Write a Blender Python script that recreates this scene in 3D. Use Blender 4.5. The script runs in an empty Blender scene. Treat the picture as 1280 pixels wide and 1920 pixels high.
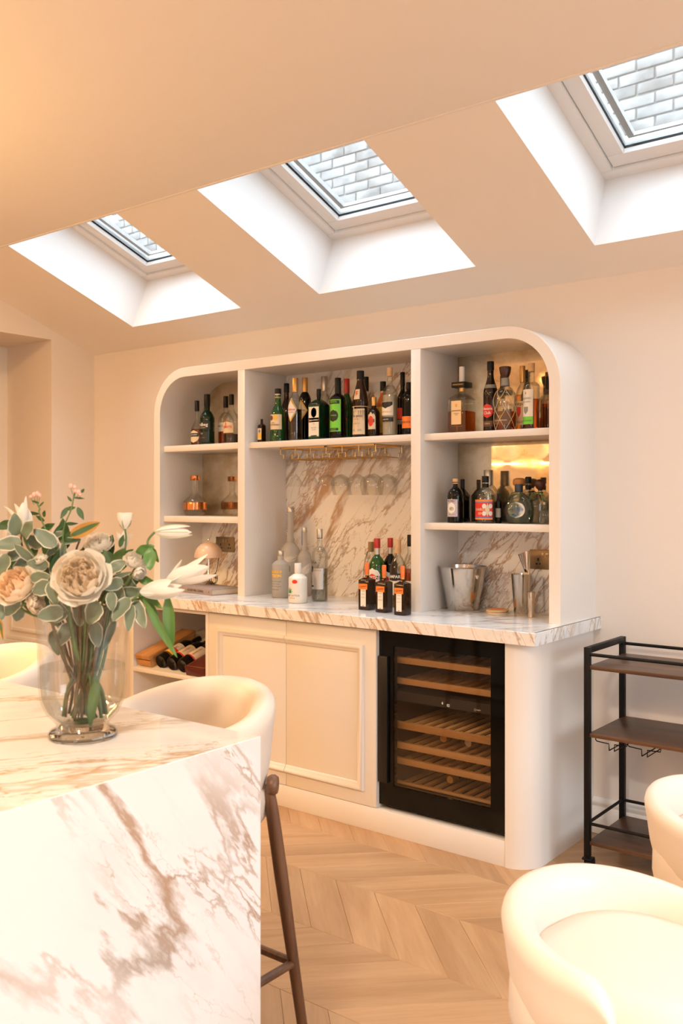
import bpy, bmesh, math, random
from mathutils import Vector, Matrix
from math import sin, cos, pi, radians, sqrt, atan2, tan
random.seed(7)
C = bpy.context.scene
COL = C.collection
# ------------------------------------------------------------------ camera
CAM = Vector((1.5638, -3.1622, 1.4214)); YAW = 0.6646; FPX = 1738.55; HOR = 935.37
cd = bpy.data.cameras.new('camera'); cam = bpy.data.objects.new('camera', cd); COL.objects.link(cam)
cam.location = CAM; cam.rotation_euler = (pi/2, 0, YAW)
cd.sensor_fit = 'VERTICAL'; cd.sensor_height = 36; cd.sensor_width = 24
cd.lens = FPX/1920*36; cd.shift_y = -(960-HOR)/1920
cd.clip_start = .05; cd.clip_end = 60
cd.dof.use_dof = True; cd.dof.focus_distance = 3.4; cd.dof.aperture_fstop = 5.6
C.camera = cam
# ------------------------------------------------------------------ daylight, sky
W = bpy.data.worlds.new('sky'); C.world = W; W.use_nodes = True
_n, _l = W.node_tree.nodes, W.node_tree.links      # plain overcast sky: three times brighter overhead than at the horizon
_bg = _n['Background']; _bg.inputs[0].default_value = (.80, .90, 1, 1)
_tc = _n.new('ShaderNodeTexCoord'); _sp = _n.new('ShaderNodeSeparateXYZ'); _l.new(_tc.outputs['Generated'], _sp.inputs[0])
_mr = _n.new('ShaderNodeMapRange'); _mr.inputs['To Min'].default_value = 24.0; _mr.inputs['To Max'].default_value = 120.0
_l.new(_sp.outputs[2], _mr.inputs['Value']); _l.new(_mr.outputs[0], _bg.inputs[1])
def area(name, loc, rot, sx, sy, power, col, spread=pi):
    l = bpy.data.lights.new(name, 'AREA'); l.shape = 'RECTANGLE'; l.size = sx; l.size_y = sy
    l.energy = power; l.color = col; l.spread = spread
    o = bpy.data.objects.new(name, l); COL.objects.link(o); o.location = loc; o.rotation_euler = rot
    return o
def portal(name, loc, rot, sx, sy):
    o = area(name, loc, rot, sx, sy, 1, (1, 1, 1)); o.data.cycles.is_portal = True; return o
WARM = (1, .56, .20)
# added warm fill lamps under the unseen kitchen ceiling, glass doors are to the right
FILLS = [(-1.9, -3.9), (-.2, -4.6), (-2.6, -1.2), (-2.9, -5.2), (1.0, -3.5)]  # last one added to brighten flowers and chairs from the camera side
for i, (x, y) in enumerate(FILLS):
    l = bpy.data.lights.new('ceiling_fill', 'AREA'); l.shape = 'DISK'; l.size = .3; l.energy = (230, 90, 190, 150, 500)[i]; l.color = WARM if i < 4 else (1, .80, .60)
    o = bpy.data.objects.new('ceiling_fill', l); COL.objects.link(o); o.location = (x, y, 2.735)
C.view_settings.view_transform = 'Standard'; C.view_settings.look = 'None'
C.view_settings.exposure = -2.7; C.view_settings.gamma = 1; C.view_settings.use_curve_mapping = False
C.cycles.use_denoising = True
C.cycles.max_bounces = 10; C.cycles.diffuse_bounces = 5; C.cycles.glossy_bounces = 4
C.cycles.transmission_bounces = 8; C.cycles.transparent_max_bounces = 24
C.cycles.caustics_reflective = False; C.cycles.caustics_refractive = True
C.cycles.sample_clamp_indirect = 8
# ------------------------------------------------------------------ helpers
def pdir(px, py):
    t = (px-640)/FPX; s = (HOR-py)/FPX
    return Vector((-sin(YAW)+t*cos(YAW), cos(YAW)+t*sin(YAW), s))
def at(px, py, ax, val):            # where the sight line of a pixel meets a plane of the room
    d = pdir(px, py); i = 'XYZ'.index(ax)
    return CAM + d*((val-CAM[i])/d[i])
def depth(p):
    return (p[0]-CAM.x)*-sin(YAW)+(p[1]-CAM.y)*cos(YAW)
def tag(o, label=None, cat=None, group=None, kind=None):
    if label: o['label'] = label
    if cat: o['category'] = cat
    if group: o['group'] = group
    if kind: o['kind'] = kind
    return o
def empty(name, loc=(0, 0, 0), rz=0, label=None, cat=None, group=None):
    o = bpy.data.objects.new(name, None); COL.objects.link(o)
    o.location = loc; o.rotation_euler = (0, 0, rz); o.empty_display_size = .05
    return tag(o, label, cat, group)
def copy_tree(o, parent=None):
    c = o.copy(); COL.objects.link(c); c.parent = parent
    for ch in o.children: copy_tree(ch, c)
    return c
def wloc(p):
    v = Vector((0, 0, 0))
    while p: v += p.location; p = p.parent
    return v
class MB:
    def __init__(s): s.v = []; s.f = []
    def add(s, v, f):
        n = len(s.v); s.v += [tuple(x) for x in v]; s.f += [tuple(i+n for i in q) for q in f]; return s
    def box(s, x0, x1, y0, y1, z0, z1):
        return s.add([(x0,y0,z0),(x1,y0,z0),(x1,y1,z0),(x0,y1,z0),(x0,y0,z1),(x1,y0,z1),(x1,y1,z1),(x0,y1,z1)],
                     [(3,2,1,0),(4,5,6,7),(0,1,5,4),(1,2,6,5),(2,3,7,6),(3,0,4,7)])
    def prism(s, pts, axis, a, b):      # polygon extruded along an axis; pts in the other two axes
        n = len(pts)
        def P(p, t):
            return (t, p[0], p[1]) if axis == 'X' else (p[0], t, p[1]) if axis == 'Y' else (p[0], p[1], t)
        return s.add([P(p, a) for p in pts]+[P(p, b) for p in pts],
                     [tuple(range(n))[::-1], tuple(range(n, 2*n))]+[(i, (i+1) % n, (i+1) % n+n, i+n) for i in range(n)])
    def lathe(s, prof, n=28, c=(0, 0, 0), sq=None, caps=True, ry=1.0):
        # prof: (r, z[, squareness])
        V = []; F = []; m = len(prof)
        for k, p in enumerate(prof):
            r, z = p[0], p[1]; q = p[2] if len(p) > 2 else 0
            for i in range(n):
                a = 2*pi*i/n; ca, sa = cos(a), sin(a)
                e = 2+q*10; f = (abs(ca)**e+abs(sa)**e)**(-1/e)
                V.append((c[0]+r*f*ca, c[1]+r*f*sa*ry, c[2]+z))
        for k in range(m-1):
            for i in range(n):
                j = (i+1) % n
                F.append((k*n+i, k*n+j, (k+1)*n+j, (k+1)*n+i))
        if caps:
            if prof[0][0] > 1e-5: F.append(tuple(range(n))[::-1])
            if prof[-1][0] > 1e-5: F.append(tuple((m-1)*n+i for i in range(n)))
        return s.add(V, F)
    def tube(s, pts, r, n=8, closed=False, caps=True):
        pts = [Vector(p) for p in pts]; m = len(pts); V = []; F = []
        up = Vector((0, 0, 1)); last = None
        for k in range(m):
            if closed: t = pts[(k+1) % m]-pts[k-1]
            else: t = pts[min(k+1, m-1)]-pts[max(k-1, 0)]
            if t.length < 1e-9: t = Vector((0, 0, 1))
            t.normalize()
            if last is None:
                a = t.cross(up)
                if a.length < 1e-3: a = t.cross(Vector((1, 0, 0)))
            else: a = last-t*last.dot(t)
            a.normalize(); b = t.cross(a); last = a
            rr = r[k] if isinstance(r, (list, tuple)) else r
            V += [pts[k]+a*(rr*cos(2*pi*i/n))+b*(rr*sin(2*pi*i/n)) for i in range(n)]
        for k in range(m if closed else m-1):
            k2 = (k+1) % m
            for i in range(n):
                j = (i+1) % n
                F.append((k*n+i, k*n+j, k2*n+j, k2*n+i))
        if caps and not closed:
            F.append(tuple(range(n))[::-1]); F.append(tuple((m-1)*n+i for i in range(n)))
        return s.add(V, F)
    def grid(s, fn, nu, nv, closeu=False):
        V = [fn(i/(nu if closeu else nu-1), j/(nv-1)) for j in range(nv) for i in range(nu)]
        F = []
        for j in range(nv-1):
            for i in range(nu if closeu else nu-1):
                k = (i+1) % nu
                F.append((j*nu+i, j*nu+k, (j+1)*nu+k, (j+1)*nu+i))
        return s.add(V, F)
    def mesh(s, name, mat, bev=0, seg=2, smooth=35, off=None, fixn=True):
        me = bpy.data.meshes.new(name)
        v = s.v
        if off is not None: v = [(a-off[0], b-off[1], c-off[2]) for a, b, c in v]
        me.from_pydata(v, [], s.f)
        bm = bmesh.new(); bm.from_mesh(me)
        if fixn: bmesh.ops.recalc_face_normals(bm, faces=bm.faces)
        if bev:
            es = [e for e in bm.edges if len(e.link_faces) == 2 and e.calc_face_angle(0) > radians(30)]
            bmesh.ops.bevel(bm, geom=es, offset=bev, segments=seg, affect='EDGES', profile=.5, clamp_overlap=True)
        bm.to_mesh(me); bm.free()
        if smooth:
            me.polygons.foreach_set('use_smooth', [True]*len(me.polygons))
            me.set_sharp_from_angle(angle=radians(smooth))
        if mat: me.materials.append(mat)
        return me
    def build(s, name, mat, parent=None, **k):
        if parent is not None and k.get('off') is None and not k.pop('local', False): k['off'] = wloc(parent)
        k.pop('local', None)
        o = bpy.data.objects.new(name, s.mesh(name, mat, **k)); COL.objects.link(o)
        if parent is not None: o.parent = parent
        return o
def box(name, mat, parent, *a, **k): return MB().box(*a).build(name, mat, parent, **k)
def struct(o): o['kind'] = 'structure'; return o
# ------------------------------------------------------------------ materials
MATS = {}
def newmat(name):
    m = bpy.data.materials.new(name); m.use_nodes = True; MATS[name] = m
    return m, m.node_tree.nodes, m.node_tree.links, m.node_tree.nodes['Principled BSDF']
def simple(name, col, rough=.5, metal=0, spec=.5, coat=0, noise=0, nscale=8, trans=0, ior=1.45, bump=0, bscale=60, sheen=0, sss=0, emit=None, es=0):
    m, N, L, B = newmat(name)
    B.inputs['Base Color'].default_value = (*col, 1); B.inputs['Roughness'].default_value = rough
    B.inputs['Metallic'].default_value = metal; B.inputs['Specular IOR Level'].default_value = spec
    B.inputs['Coat Weight'].default_value = coat; B.inputs['Transmission Weight'].default_value = trans
    B.inputs['IOR'].default_value = ior; B.inputs['Sheen Weight'].default_value = sheen
    if sss: B.inputs['Subsurface Weight'].default_value = sss; B.inputs['Subsurface Scale'].default_value = .01
    if emit: B.inputs['Emission Color'].default_value = (*emit, 1); B.inputs['Emission Strength'].default_value = es
    tc = N.new('ShaderNodeTexCoord')
    if noise:
        t = N.new('ShaderNodeTexNoise'); t.inputs['Scale'].default_value = nscale; t.inputs['Detail'].default_value = 4
        L.new(tc.outputs['Object'], t.inputs['Vector'])
        r = N.new('ShaderNodeValToRGB'); r.color_ramp.elements[0].position = .3; r.color_ramp.elements[1].position = .7
        r.color_ramp.elements[0].color = (*[c*(1-noise) for c in col], 1); r.color_ramp.elements[1].color = (*[min(1, c*(1+noise*.6)) for c in col], 1)
        L.new(t.outputs['Fac'], r.inputs[0]); L.new(r.outputs[0], B.inputs['Base Color'])
    if bump:
        t = N.new('ShaderNodeTexNoise'); t.inputs['Scale'].default_value = bscale; t.inputs['Detail'].default_value = 3
        L.new(tc.outputs['Object'], t.inputs['Vector'])
        b = N.new('ShaderNodeBump'); b.inputs['Strength'].default_value = bump; b.inputs['Distance'].default_value = .002
        L.new(t.outputs['Fac'], b.inputs['Height']); L.new(b.outputs[0], B.inputs['Normal'])
    return m
def clearglass(name, tint=(1, 1, 1), base=.03, edge=.4, edgecol=None):   # thin-walled glass: lets light through, reflects more at grazing angles
    m, N, L, B = newmat(name); N.remove(B)
    out = N['Material Output']; tr = N.new('ShaderNodeBsdfTransparent'); tr.inputs[0].default_value = (*tint, 1)
    gl = N.new('ShaderNodeBsdfGlossy'); gl.inputs['Roughness'].default_value = .03
    lw = N.new('ShaderNodeLayerWeight'); lw.inputs['Blend'].default_value = .35
    mr = N.new('ShaderNodeMapRange'); mr.inputs['To Min'].default_value = base; mr.inputs['To Max'].default_value = edge
    L.new(lw.outputs['Fresnel'], mr.inputs['Value']); mx = N.new('ShaderNodeMixShader')
    L.new(mr.outputs[0], mx.inputs[0]); L.new(tr.outputs[0], mx.inputs[1]); L.new(gl.outputs[0], mx.inputs[2]); L.new(mx.outputs[0], out.inputs[0])
    if edgecol:
        mc = N.new('ShaderNodeMix'); mc.data_type = 'RGBA'; mc.inputs[6].default_value = (*tint, 1); mc.inputs[7].default_value = (*edgecol, 1)
        p = N.new('ShaderNodeMath'); p.operation = 'POWER'; p.inputs[1].default_value = 2.0
        L.new(lw.outputs['Facing'], p.inputs[0]); L.new(p.outputs[0], mc.inputs[0]); L.new(mc.outputs[2], tr.inputs[0])
    return m
def petalmat(name, col, t=.35, rough=.5):
    m, N, L, B = newmat(name); B.inputs['Base Color'].default_value = (*col, 1); B.inputs['Roughness'].default_value = rough; B.inputs['Specular IOR Level'].default_value = .25
    tr = N.new('ShaderNodeBsdfTranslucent'); tr.inputs[0].default_value = (*col, 1); mx = N.new('ShaderNodeMixShader'); mx.inputs[0].default_value = t
    L.new(B.outputs[0], mx.inputs[1]); L.new(tr.outputs[0], mx.inputs[2]); L.new(mx.outputs[0], N['Material Output'].inputs[0]); return m
def marble(name, axis, ang, scale=1.0, gold=(.47, .27, .11), grey=(.42, .40, .38), base=(.83, .84, .85), amount=1.0, rough=.08, seed=0.0, dens=0.0):
    m, N, L, B = newmat(name)
    tc = N.new('ShaderNodeTexCoord')
    def mapping(src, rot, sc, loc=(0, 0, 0)):
        mp = N.new('ShaderNodeMapping'); mp.inputs['Rotation'].default_value = rot; mp.inputs['Scale'].default_value = sc; mp.inputs['Location'].default_value = loc
        L.new(src, mp.inputs['Vector']); return mp.outputs[0]
    rot = {'X': (ang, 0, 0), 'Y': (0, ang, 0), 'Z': (0, 0, ang)}[axis]
    along = {'X': (1, 1, .26), 'Y': (1, 1, .26), 'Z': (1, .26, 1)}[axis]
    r1 = mapping(tc.outputs['Object'], rot, (1, 1, 1), (seed, seed*.7, seed*.3))
    v = mapping(r1, (0, 0, 0), tuple(a*scale for a in along))
    # distort
    n1 = N.new('ShaderNodeTexNoise'); n1.inputs['Scale'].default_value = 2.6; n1.inputs['Detail'].default_value = 7; n1.inputs['Roughness'].default_value = .62
    L.new(v, n1.inputs['Vector'])
    sub = N.new('ShaderNodeVectorMath'); sub.operation = 'SUBTRACT'; sub.inputs[1].default_value = (.5, .5, .5); L.new(n1.outputs['Color'], sub.inputs[0])
    scl = N.new('ShaderNodeVectorMath'); scl.operation = 'SCALE'; scl.inputs['Scale'].default_value = .55; L.new(sub.outputs[0], scl.inputs[0])
    add = N.new('ShaderNodeVectorMath'); add.operation = 'ADD'; L.new(v, add.inputs[0]); L.new(scl.outputs[0], add.inputs[1])
    def vein(sc, w, off, src=None):
        vo = N.new('ShaderNodeTexVoronoi'); vo.feature = 'DISTANCE_TO_EDGE'; vo.inputs['Scale'].default_value = sc
        L.new(mapping(add.outputs[0], (0, 0, 0), (1, 1, 1), (off, off, off)), vo.inputs['Vector'])
        # width varies
        nn = N.new('ShaderNodeTexNoise'); nn.inputs['Scale'].default_value = 3.2; nn.inputs['Detail'].default_value = 3
        L.new(mapping(v, (0, 0, 0), (1, 1, 1), (off+3, 1, off)), nn.inputs['Vector'])
        mr = N.new('ShaderNodeMapRange'); mr.inputs['From Min'].default_value = .42; mr.inputs['From Max'].default_value = .72
        mr.inputs['To Min'].default_value = w*.12; mr.inputs['To Max'].default_value = w; L.new(nn.outputs['Fac'], mr.inputs['Value'])
        dv = N.new('ShaderNodeMath'); dv.operation = 'DIVIDE'; L.new(vo.outputs['Distance'], dv.inputs[0]); L.new(mr.outputs[0], dv.inputs[1])
        iv = N.new('ShaderNodeMath'); iv.operation = 'SUBTRACT'; iv.inputs[0].default_value = 1.15; iv.use_clamp = True; L.new(dv.outputs[0], iv.inputs[1])
        return iv.outputs[0]
    def mask(sc, lo, hi, off):
        lo -= dens; hi -= dens
        nn = N.new('ShaderNodeTexNoise'); nn.inputs['Scale'].default_value = sc; nn.inputs['Detail'].default_value = 3
        L.new(mapping(v, (0, 0, 0), (1, 1, 1), (off, off*2, off)), nn.inputs['Vector'])
        mr = N.new('ShaderNodeMapRange'); mr.inputs['From Min'].default_value = lo; mr.inputs['From Max'].default_value = hi; L.new(nn.outputs['Fac'], mr.inputs['Value'])
        return mr.outputs[0]
    def mul(a, b):
        x = N.new('ShaderNodeMath'); x.operation = 'MULTIPLY'; x.use_clamp = True
        for i, q in enumerate((a, b)):
            if isinstance(q, float): x.inputs[i].default_value = q
            else: L.new(q, x.inputs[i])
        return x.outputs[0]
    def mx(a, b): 
        x = N.new('ShaderNodeMath'); x.operation = 'MAXIMUM'; L.new(a, x.inputs[0]); L.new(b, x.inputs[1]); return x.outputs[0]
    big = mul(vein(2.1, .085*amount, 0.0), mask(1.6, .34, .50, 5.0))
    mid = mul(vein(5.2, .11*amount, 7.0), mask(2.2, .46, .56, 9.0))
    fine = mul(vein(10.0, .10*amount, 13.0), mask(2.6, .50, .57, 2.0))
    g = mx(mx(big, mid), fine)
    soft = mul(vein(3.3, .22, 21.0), mask(2.0, .45, .7, 31.0))
    c1 = N.new('ShaderNodeMix'); c1.data_type = 'RGBA'; c1.inputs[6].default_value = (*base, 1); c1.inputs[7].default_value = (.58, .585, .59, 1)
    L.new(mul(soft, .45), c1.inputs[0])
    vc = N.new('ShaderNodeMix'); vc.data_type = 'RGBA'; vc.inputs[6].default_value = (*grey, 1); vc.inputs[7].default_value = (*gold, 1)
    L.new(mask(2.0, .35, .55, 40.0), vc.inputs[0])
    c2 = N.new('ShaderNodeMix'); c2.data_type = 'RGBA'; L.new(c1.outputs[2], c2.inputs[6]); L.new(vc.outputs[2], c2.inputs[7]); L.new(mul(g, .88), c2.inputs[0])
    L.new(c2.outputs[2], B.inputs['Base Color'])
    B.inputs['Roughness'].default_value = rough
    return m
def wood(name, c0, c1, rough=.4, scale=1.0, axis='x', rand=.0, coat=0):
    m, N, L, B = newmat(name)
    tc = N.new('ShaderNodeTexCoord'); oi = N.new('ShaderNodeObjectInfo')
    ml = N.new('ShaderNodeMath'); ml.operation = 'MULTIPLY'; ml.inputs[1].default_value = 40*(1 if rand else 0); L.new(oi.outputs['Random'], ml.inputs[0])
    cb = N.new('ShaderNodeCombineXYZ'); [L.new(ml.outputs[0], cb.inputs[i]) for i in range(3)]
    ad = N.new('ShaderNodeVectorMath'); L.new(tc.outputs['Object'], ad.inputs[0]); L.new(cb.outputs[0], ad.inputs[1])
    mp = N.new('ShaderNodeMapping'); s = {'x': (.09, 1, 1), 'y': (1, .09, 1), 'z': (1, 1, .09)}[axis]
    mp.inputs['Scale'].default_value = tuple(q*scale for q in s); L.new(ad.outputs[0], mp.inputs['Vector'])
    n = N.new('ShaderNodeTexNoise'); n.inputs['Scale'].default_value = 14; n.inputs['Detail'].default_value = 5; n.inputs['Distortion'].default_value = 1.1; L.new(mp.outputs[0], n.inputs['Vector'])
    n2 = N.new('ShaderNodeTexNoise'); n2.inputs['Scale'].default_value = 150; n2.inputs['Detail'].default_value = 2; L.new(mp.outputs[0], n2.inputs['Vector'])
    a2 = N.new('ShaderNodeMath'); a2.operation = 'MULTIPLY_ADD'; a2.inputs[1].default_value = .28; L.new(n2.outputs['Fac'], a2.inputs[0]); L.new(n.outputs['Fac'], a2.inputs[2])
    r = N.new('ShaderNodeValToRGB'); r.color_ramp.elements[0].position = .42; r.color_ramp.elements[1].position = .82
    r.color_ramp.elements[0].color = (*c0, 1); r.color_ramp.elements[1].color = (*c1, 1); L.new(a2.outputs[0], r.inputs[0])
    if rand:
        hs = N.new('ShaderNodeHueSaturation'); mr = N.new('ShaderNodeMapRange'); mr.inputs['To Min'].default_value = 1-rand; mr.inputs['To Max'].default_value = 1+rand*.7
        L.new(oi.outputs['Random'], mr.inputs['Value']); L.new(mr.outputs[0], hs.inputs['Value']); L.new(r.outputs[0], hs.inputs['Color']); L.new(hs.outputs[0], B.inputs['Base Color'])
    else: L.new(r.outputs[0], B.inputs['Base Color'])
    B.inputs['Roughness'].default_value = rough; B.inputs['Coat Weight'].default_value = coat
    bp = N.new('ShaderNodeBump'); bp.inputs['Strength'].default_value = .12; bp.inputs['Distance'].default_value = .001; L.new(a2.outputs[0], bp.inputs['Height']); L.new(bp.outputs[0], B.inputs['Normal'])
    return m
PAINT = simple('wall_paint', (.80, .745, .69), .7, noise=.015, nscale=2, bump=.03, bscale=220)
CEIL = simple('ceiling_paint', (.88, .855, .825), .75, noise=.01, nscale=2)
CAB = simple('cabinet_lacquer', (.80, .77, .73), .33, noise=.01, nscale=3)
WHITE = simple('white_gloss', (.87, .87, .86), .3)
TRIM = simple('skirting_paint', (.82, .81, .79), .4)
MB_BACK = marble('marble_splash', 'Y', radians(-38), 1.6, dens=.02, amount=1.15, gold=(.36, .18, .065), grey=(.30,.235,.18), base=(.80, .78, .76), seed=2.3)
MB_TOP = marble('marble_counter_top', 'Z', radians(50), 2.0, grey=(.36, .36, .37), gold=(.40, .28, .18), rough=.05, seed=1.1)
MB_EDGE = marble('marble_counter_edge', 'Y', radians(32), 2.4, amount=1.2, seed=4.7)
MB_END = marble('marble_waterfall', 'X', radians(-40), 1.45, dens=-.015, grey=(.36, .33, .30), gold=(.34, .20, .11), base=(.80, .82, .84), seed=.4, amount=1.3)
MB_ISL = marble('marble_island_top', 'Z', radians(35), 1.3, amount=1.1, seed=6.2, rough=.05, gold=(.55, .33, .14), grey=(.5, .42, .33))
BLACKM = simple('black_metal', (.006, .005, .005), .5, spec=.2)
BRASS = simple('brass', (.72, .46, .17), .25, metal=1)
COPPER = simple('copper', (.62, .24, .09), .14, metal=1)
STEEL = simple('steel', (.62, .60, .57), .12, metal=1)
CHROME = simple('chrome', (.8, .79, .77), .06, metal=1)
BRONZE = simple('bronze_plate', (.22, .155, .09), .38, metal=.8)
DARKP = simple('black_plastic', (.006, .006, .006), .4, spec=.25)
OAK = wood('oak_floor', (.37, .205, .095), (.50, .305, .16), .40, rand=.13, scale=.7)
OAKB = simple('floor_joint', (.16, .09, .045), .8, noise=.2)
RACKW = wood('beech_rack', (.62, .36, .15), (.78, .50, .25), .5)
CRATE = wood('pine_crate', (.42, .19, .055), (.58, .30, .10), .5, axis='y')
RUSTIC = wood('rustic_board', (.022, .012, .008), (.12, .056, .028), .38, scale=.5)
WALNUT = wood('walnut_leg', (.085, .036, .016), (.17, .078, .036), .42, axis='z', scale=1.5)
LEATHER = simple('cream_leather', (.80, .72, .63), .42, noise=.02, nscale=14, bump=.05, bscale=500, sheen=.15)
GLASS = clearglass('clear_glass', (.99, .992, .99), .03, .26, (.93, .935, .92))
PANE = clearglass('window_glass', (.93, .95, .95), .03, .5)
TINTED = clearglass('tinted_glass', (.84, .80, .75), .02, .4)
# ------------------------------------------------------------------ room shell
XL, YB, XR, YF = -3.466, .627, 3.4, -6.2
K = .37; WZ = 2.362; CRY = -.4196; CRZ = 2.749
def zs(y): return WZ+K*(YB-y)
NY, NZ = .347, .938
portal('skylight_portal', (-2.36, -.06+NY*.8, 2.60+NZ*.8), (radians(-20.3), 0, 0), .9, 1.2)
portal('skylight_portal', (-.93, -.06+NY*.8, 2.60+NZ*.8), (radians(-20.3), 0, 0), .9, 1.2)
portal('skylight_portal', (.506, -.06+NY*.8, 2.60+NZ*.8), (radians(-20.3), 0, 0), .9, 1.2)
portal('garden_door_portal', (3.62, -1.05, 1.17), (0, radians(90), 0), 2.4, 2.7)
fl = struct(box('floor', OAKB, None, -5.3, XR+.2, YF-.1, YB+.15, -.06, -.012))
# chevron oak boards: bands .352 deep running along X, boards at 45 degrees
BAND = .352; PIT = .1768; hb = BAND/2
def plank_mesh(sgn, name):
    m = MB(); t = .0012
    def par(z, i):
        # parallelogram: ends on the band lines y = +-hb, sides slanting by sgn
        w = PIT/2-i
        return [(-w-sgn*(-hb+i*0)*-1, -hb+i), (w-sgn*(-hb)*-1, -hb+i), (w+sgn*hb, hb-i), (-w+sgn*hb, hb-i)]
    a = par(0, .0004); b = par(0, .0014)
    V = [(x, y, -.012) for x, y in a]+[(x, y, -.001) for x, y in a]+[(x, y, 0) for x, y in b]
    F = [(0, 1, 5, 4), (1, 2, 6, 5), (2, 3, 7, 6), (3, 0, 4, 7), (4, 5, 9, 8), (5, 6, 10, 9), (6, 7, 11, 10), (7, 4, 8, 11), (8, 9, 10, 11)]
    m.add(V, F)
    # turn the mesh so that its grain lies along local x
    ang = atan2(2*hb, sgn*2*hb)
    c_, s_ = cos(-ang), sin(-ang)
    m.v = [(x*c_-y*s_, x*s_+y*c_, z) for x, y, z in m.v]
    return m.mesh(name, OAK, smooth=0), ang, m
PL = {1: plank_mesh(1, 'plank_a'), -1: plank_mesh(-1, 'plank_b')}
rest = MB(); nvis = 0
def proj(x, y, z):
    dx, dy = x-CAM.x, y-CAM.y
    d = -dx*sin(YAW)+dy*cos(YAW); r = dx*cos(YAW)+dy*sin(YAW)
    return (640+FPX*r/d, HOR-FPX*(z-CAM.z)/d, d) if d > .05 else (-9e9, 0, d)
for b in range(-1, 18):
    yc = -.099-BAND*(b-.5) - BAND
    yc = -.099-BAND*b+hb-BAND*0
    if yc-hb < YF-.1 or yc+hb > YB+.2: continue
    sg = 1 if b % 2 == 1 else -1          # band between -.099 and -.451 slants one way, the next the other
    for i in range(-30, 22):
        xc = -.50+i*PIT + (0 if sg == 1 else 0)
        if xc < -5.2 or xc > XR: continue
        u, v, d = proj(xc, yc, 0)
        me, ang, mm = PL[sg]
        if d > .5 and -60 < u < 1340 and v < 2080 and nvis < 290:
            o = bpy.data.objects.new('plank', me); COL.objects.link(o); o.parent = fl
            o.location = (xc, yc, 0); o.rotation_euler = (0, 0, ang); nvis += 1
        else:
            c_, s_ = cos(ang), sin(ang)
            rest.add([(x*c_-y*s_+xc, x*s_+y*c_+yc, z) for x, y, z in mm.v], mm.f)
o = rest.build('planks_out_of_view', OAK, fl, smooth=0); o['kind'] = 'stuff'; o.name = 'planking'
struct(box('wall_back', PAINT, None, XL-.5, XR+.2, YB, YB+.16, 0, WZ+.02))
wl = MB().box(XL-.49, XL, .302, YB, 0, 2.9).box(XL-.49, XL, -1.7, .302, 2.422, 3.2).box(XL-.49, XL, YF, -1.7, 0, 3.2)
wl = struct(wl.build('wall_left', PAINT, None))
wr = MB().box(XR, XR+.2, .25, YB, 0, 3.3).box(XR, XR+.2, YF, -2.35, 0, 3.3).box(XR, XR+.2, -2.35, .25, 2.35, 3.3)
struct(wr.build('wall_right', PAINT, None))
struct(MB().box(XL-.5, 1.9, YF-.15, YF, 0, 2.8).box(3.1, XR+.2, YF-.15, YF, 0, 2.8).box(1.9, 3.1, YF-.15, YF, 2.25, 2.8).build('wall_front', PAINT, None))
portal('rear_window_portal', (2.5, YF-.2, 1.12), (-radians(90), 0, 0), 1.2, 2.25)
struct(box('ceiling', CEIL, None, XL-.5, XR+.2, YF-.1, CRY, CRZ, CRZ+.02))
m = MB()
def roof(x0, x1, y0, y1):
    L = .31
    m.prism([(y0, zs(y0)), (y1, zs(y1)), (y1+NY*L, zs(y1)+NZ*L), (y0+NY*L, zs(y0)+NZ*L)], 'X', x0, x1)
SKY = [(-2.807, -1.917), (-1.376, -.485), (.0615, .951)]
YO, YT = .409, -.72
xs = [XL-.3]+[q for s in SKY for q in s]+[XR+.2]
for i in range(0, 8, 2): roof(xs[i], xs[i+1], YO, YT)
roof(xs[0], xs[-1], YB+.15, YO); roof(xs[0], xs[-1], YT, -1.3)
cs = struct(m.build('ceiling', CEIL, None, smooth=0))
cs.data.materials.append(simple('skylit_reveal', (.90, .90, .90), .6))  # whiter than the ceiling paint: sky light in the shafts put into colour
for p in cs.data.polygons: p.material_index = 0 if abs(p.normal.z) > .9 else 1
struct(box('wall_light_stop', CEIL, None, XL-.3, XR+.2, -1.4, -1.3, CRZ+.02, 3.6))  # added unseen panel, keeps outside light out of the roof cavity
# thin shadow joint where the flat ceiling meets the slope
struct(box('trim_ceiling', CEIL, None, XL, XR, CRY-.012, CRY+.0005, CRZ-.004, CRZ))
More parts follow.
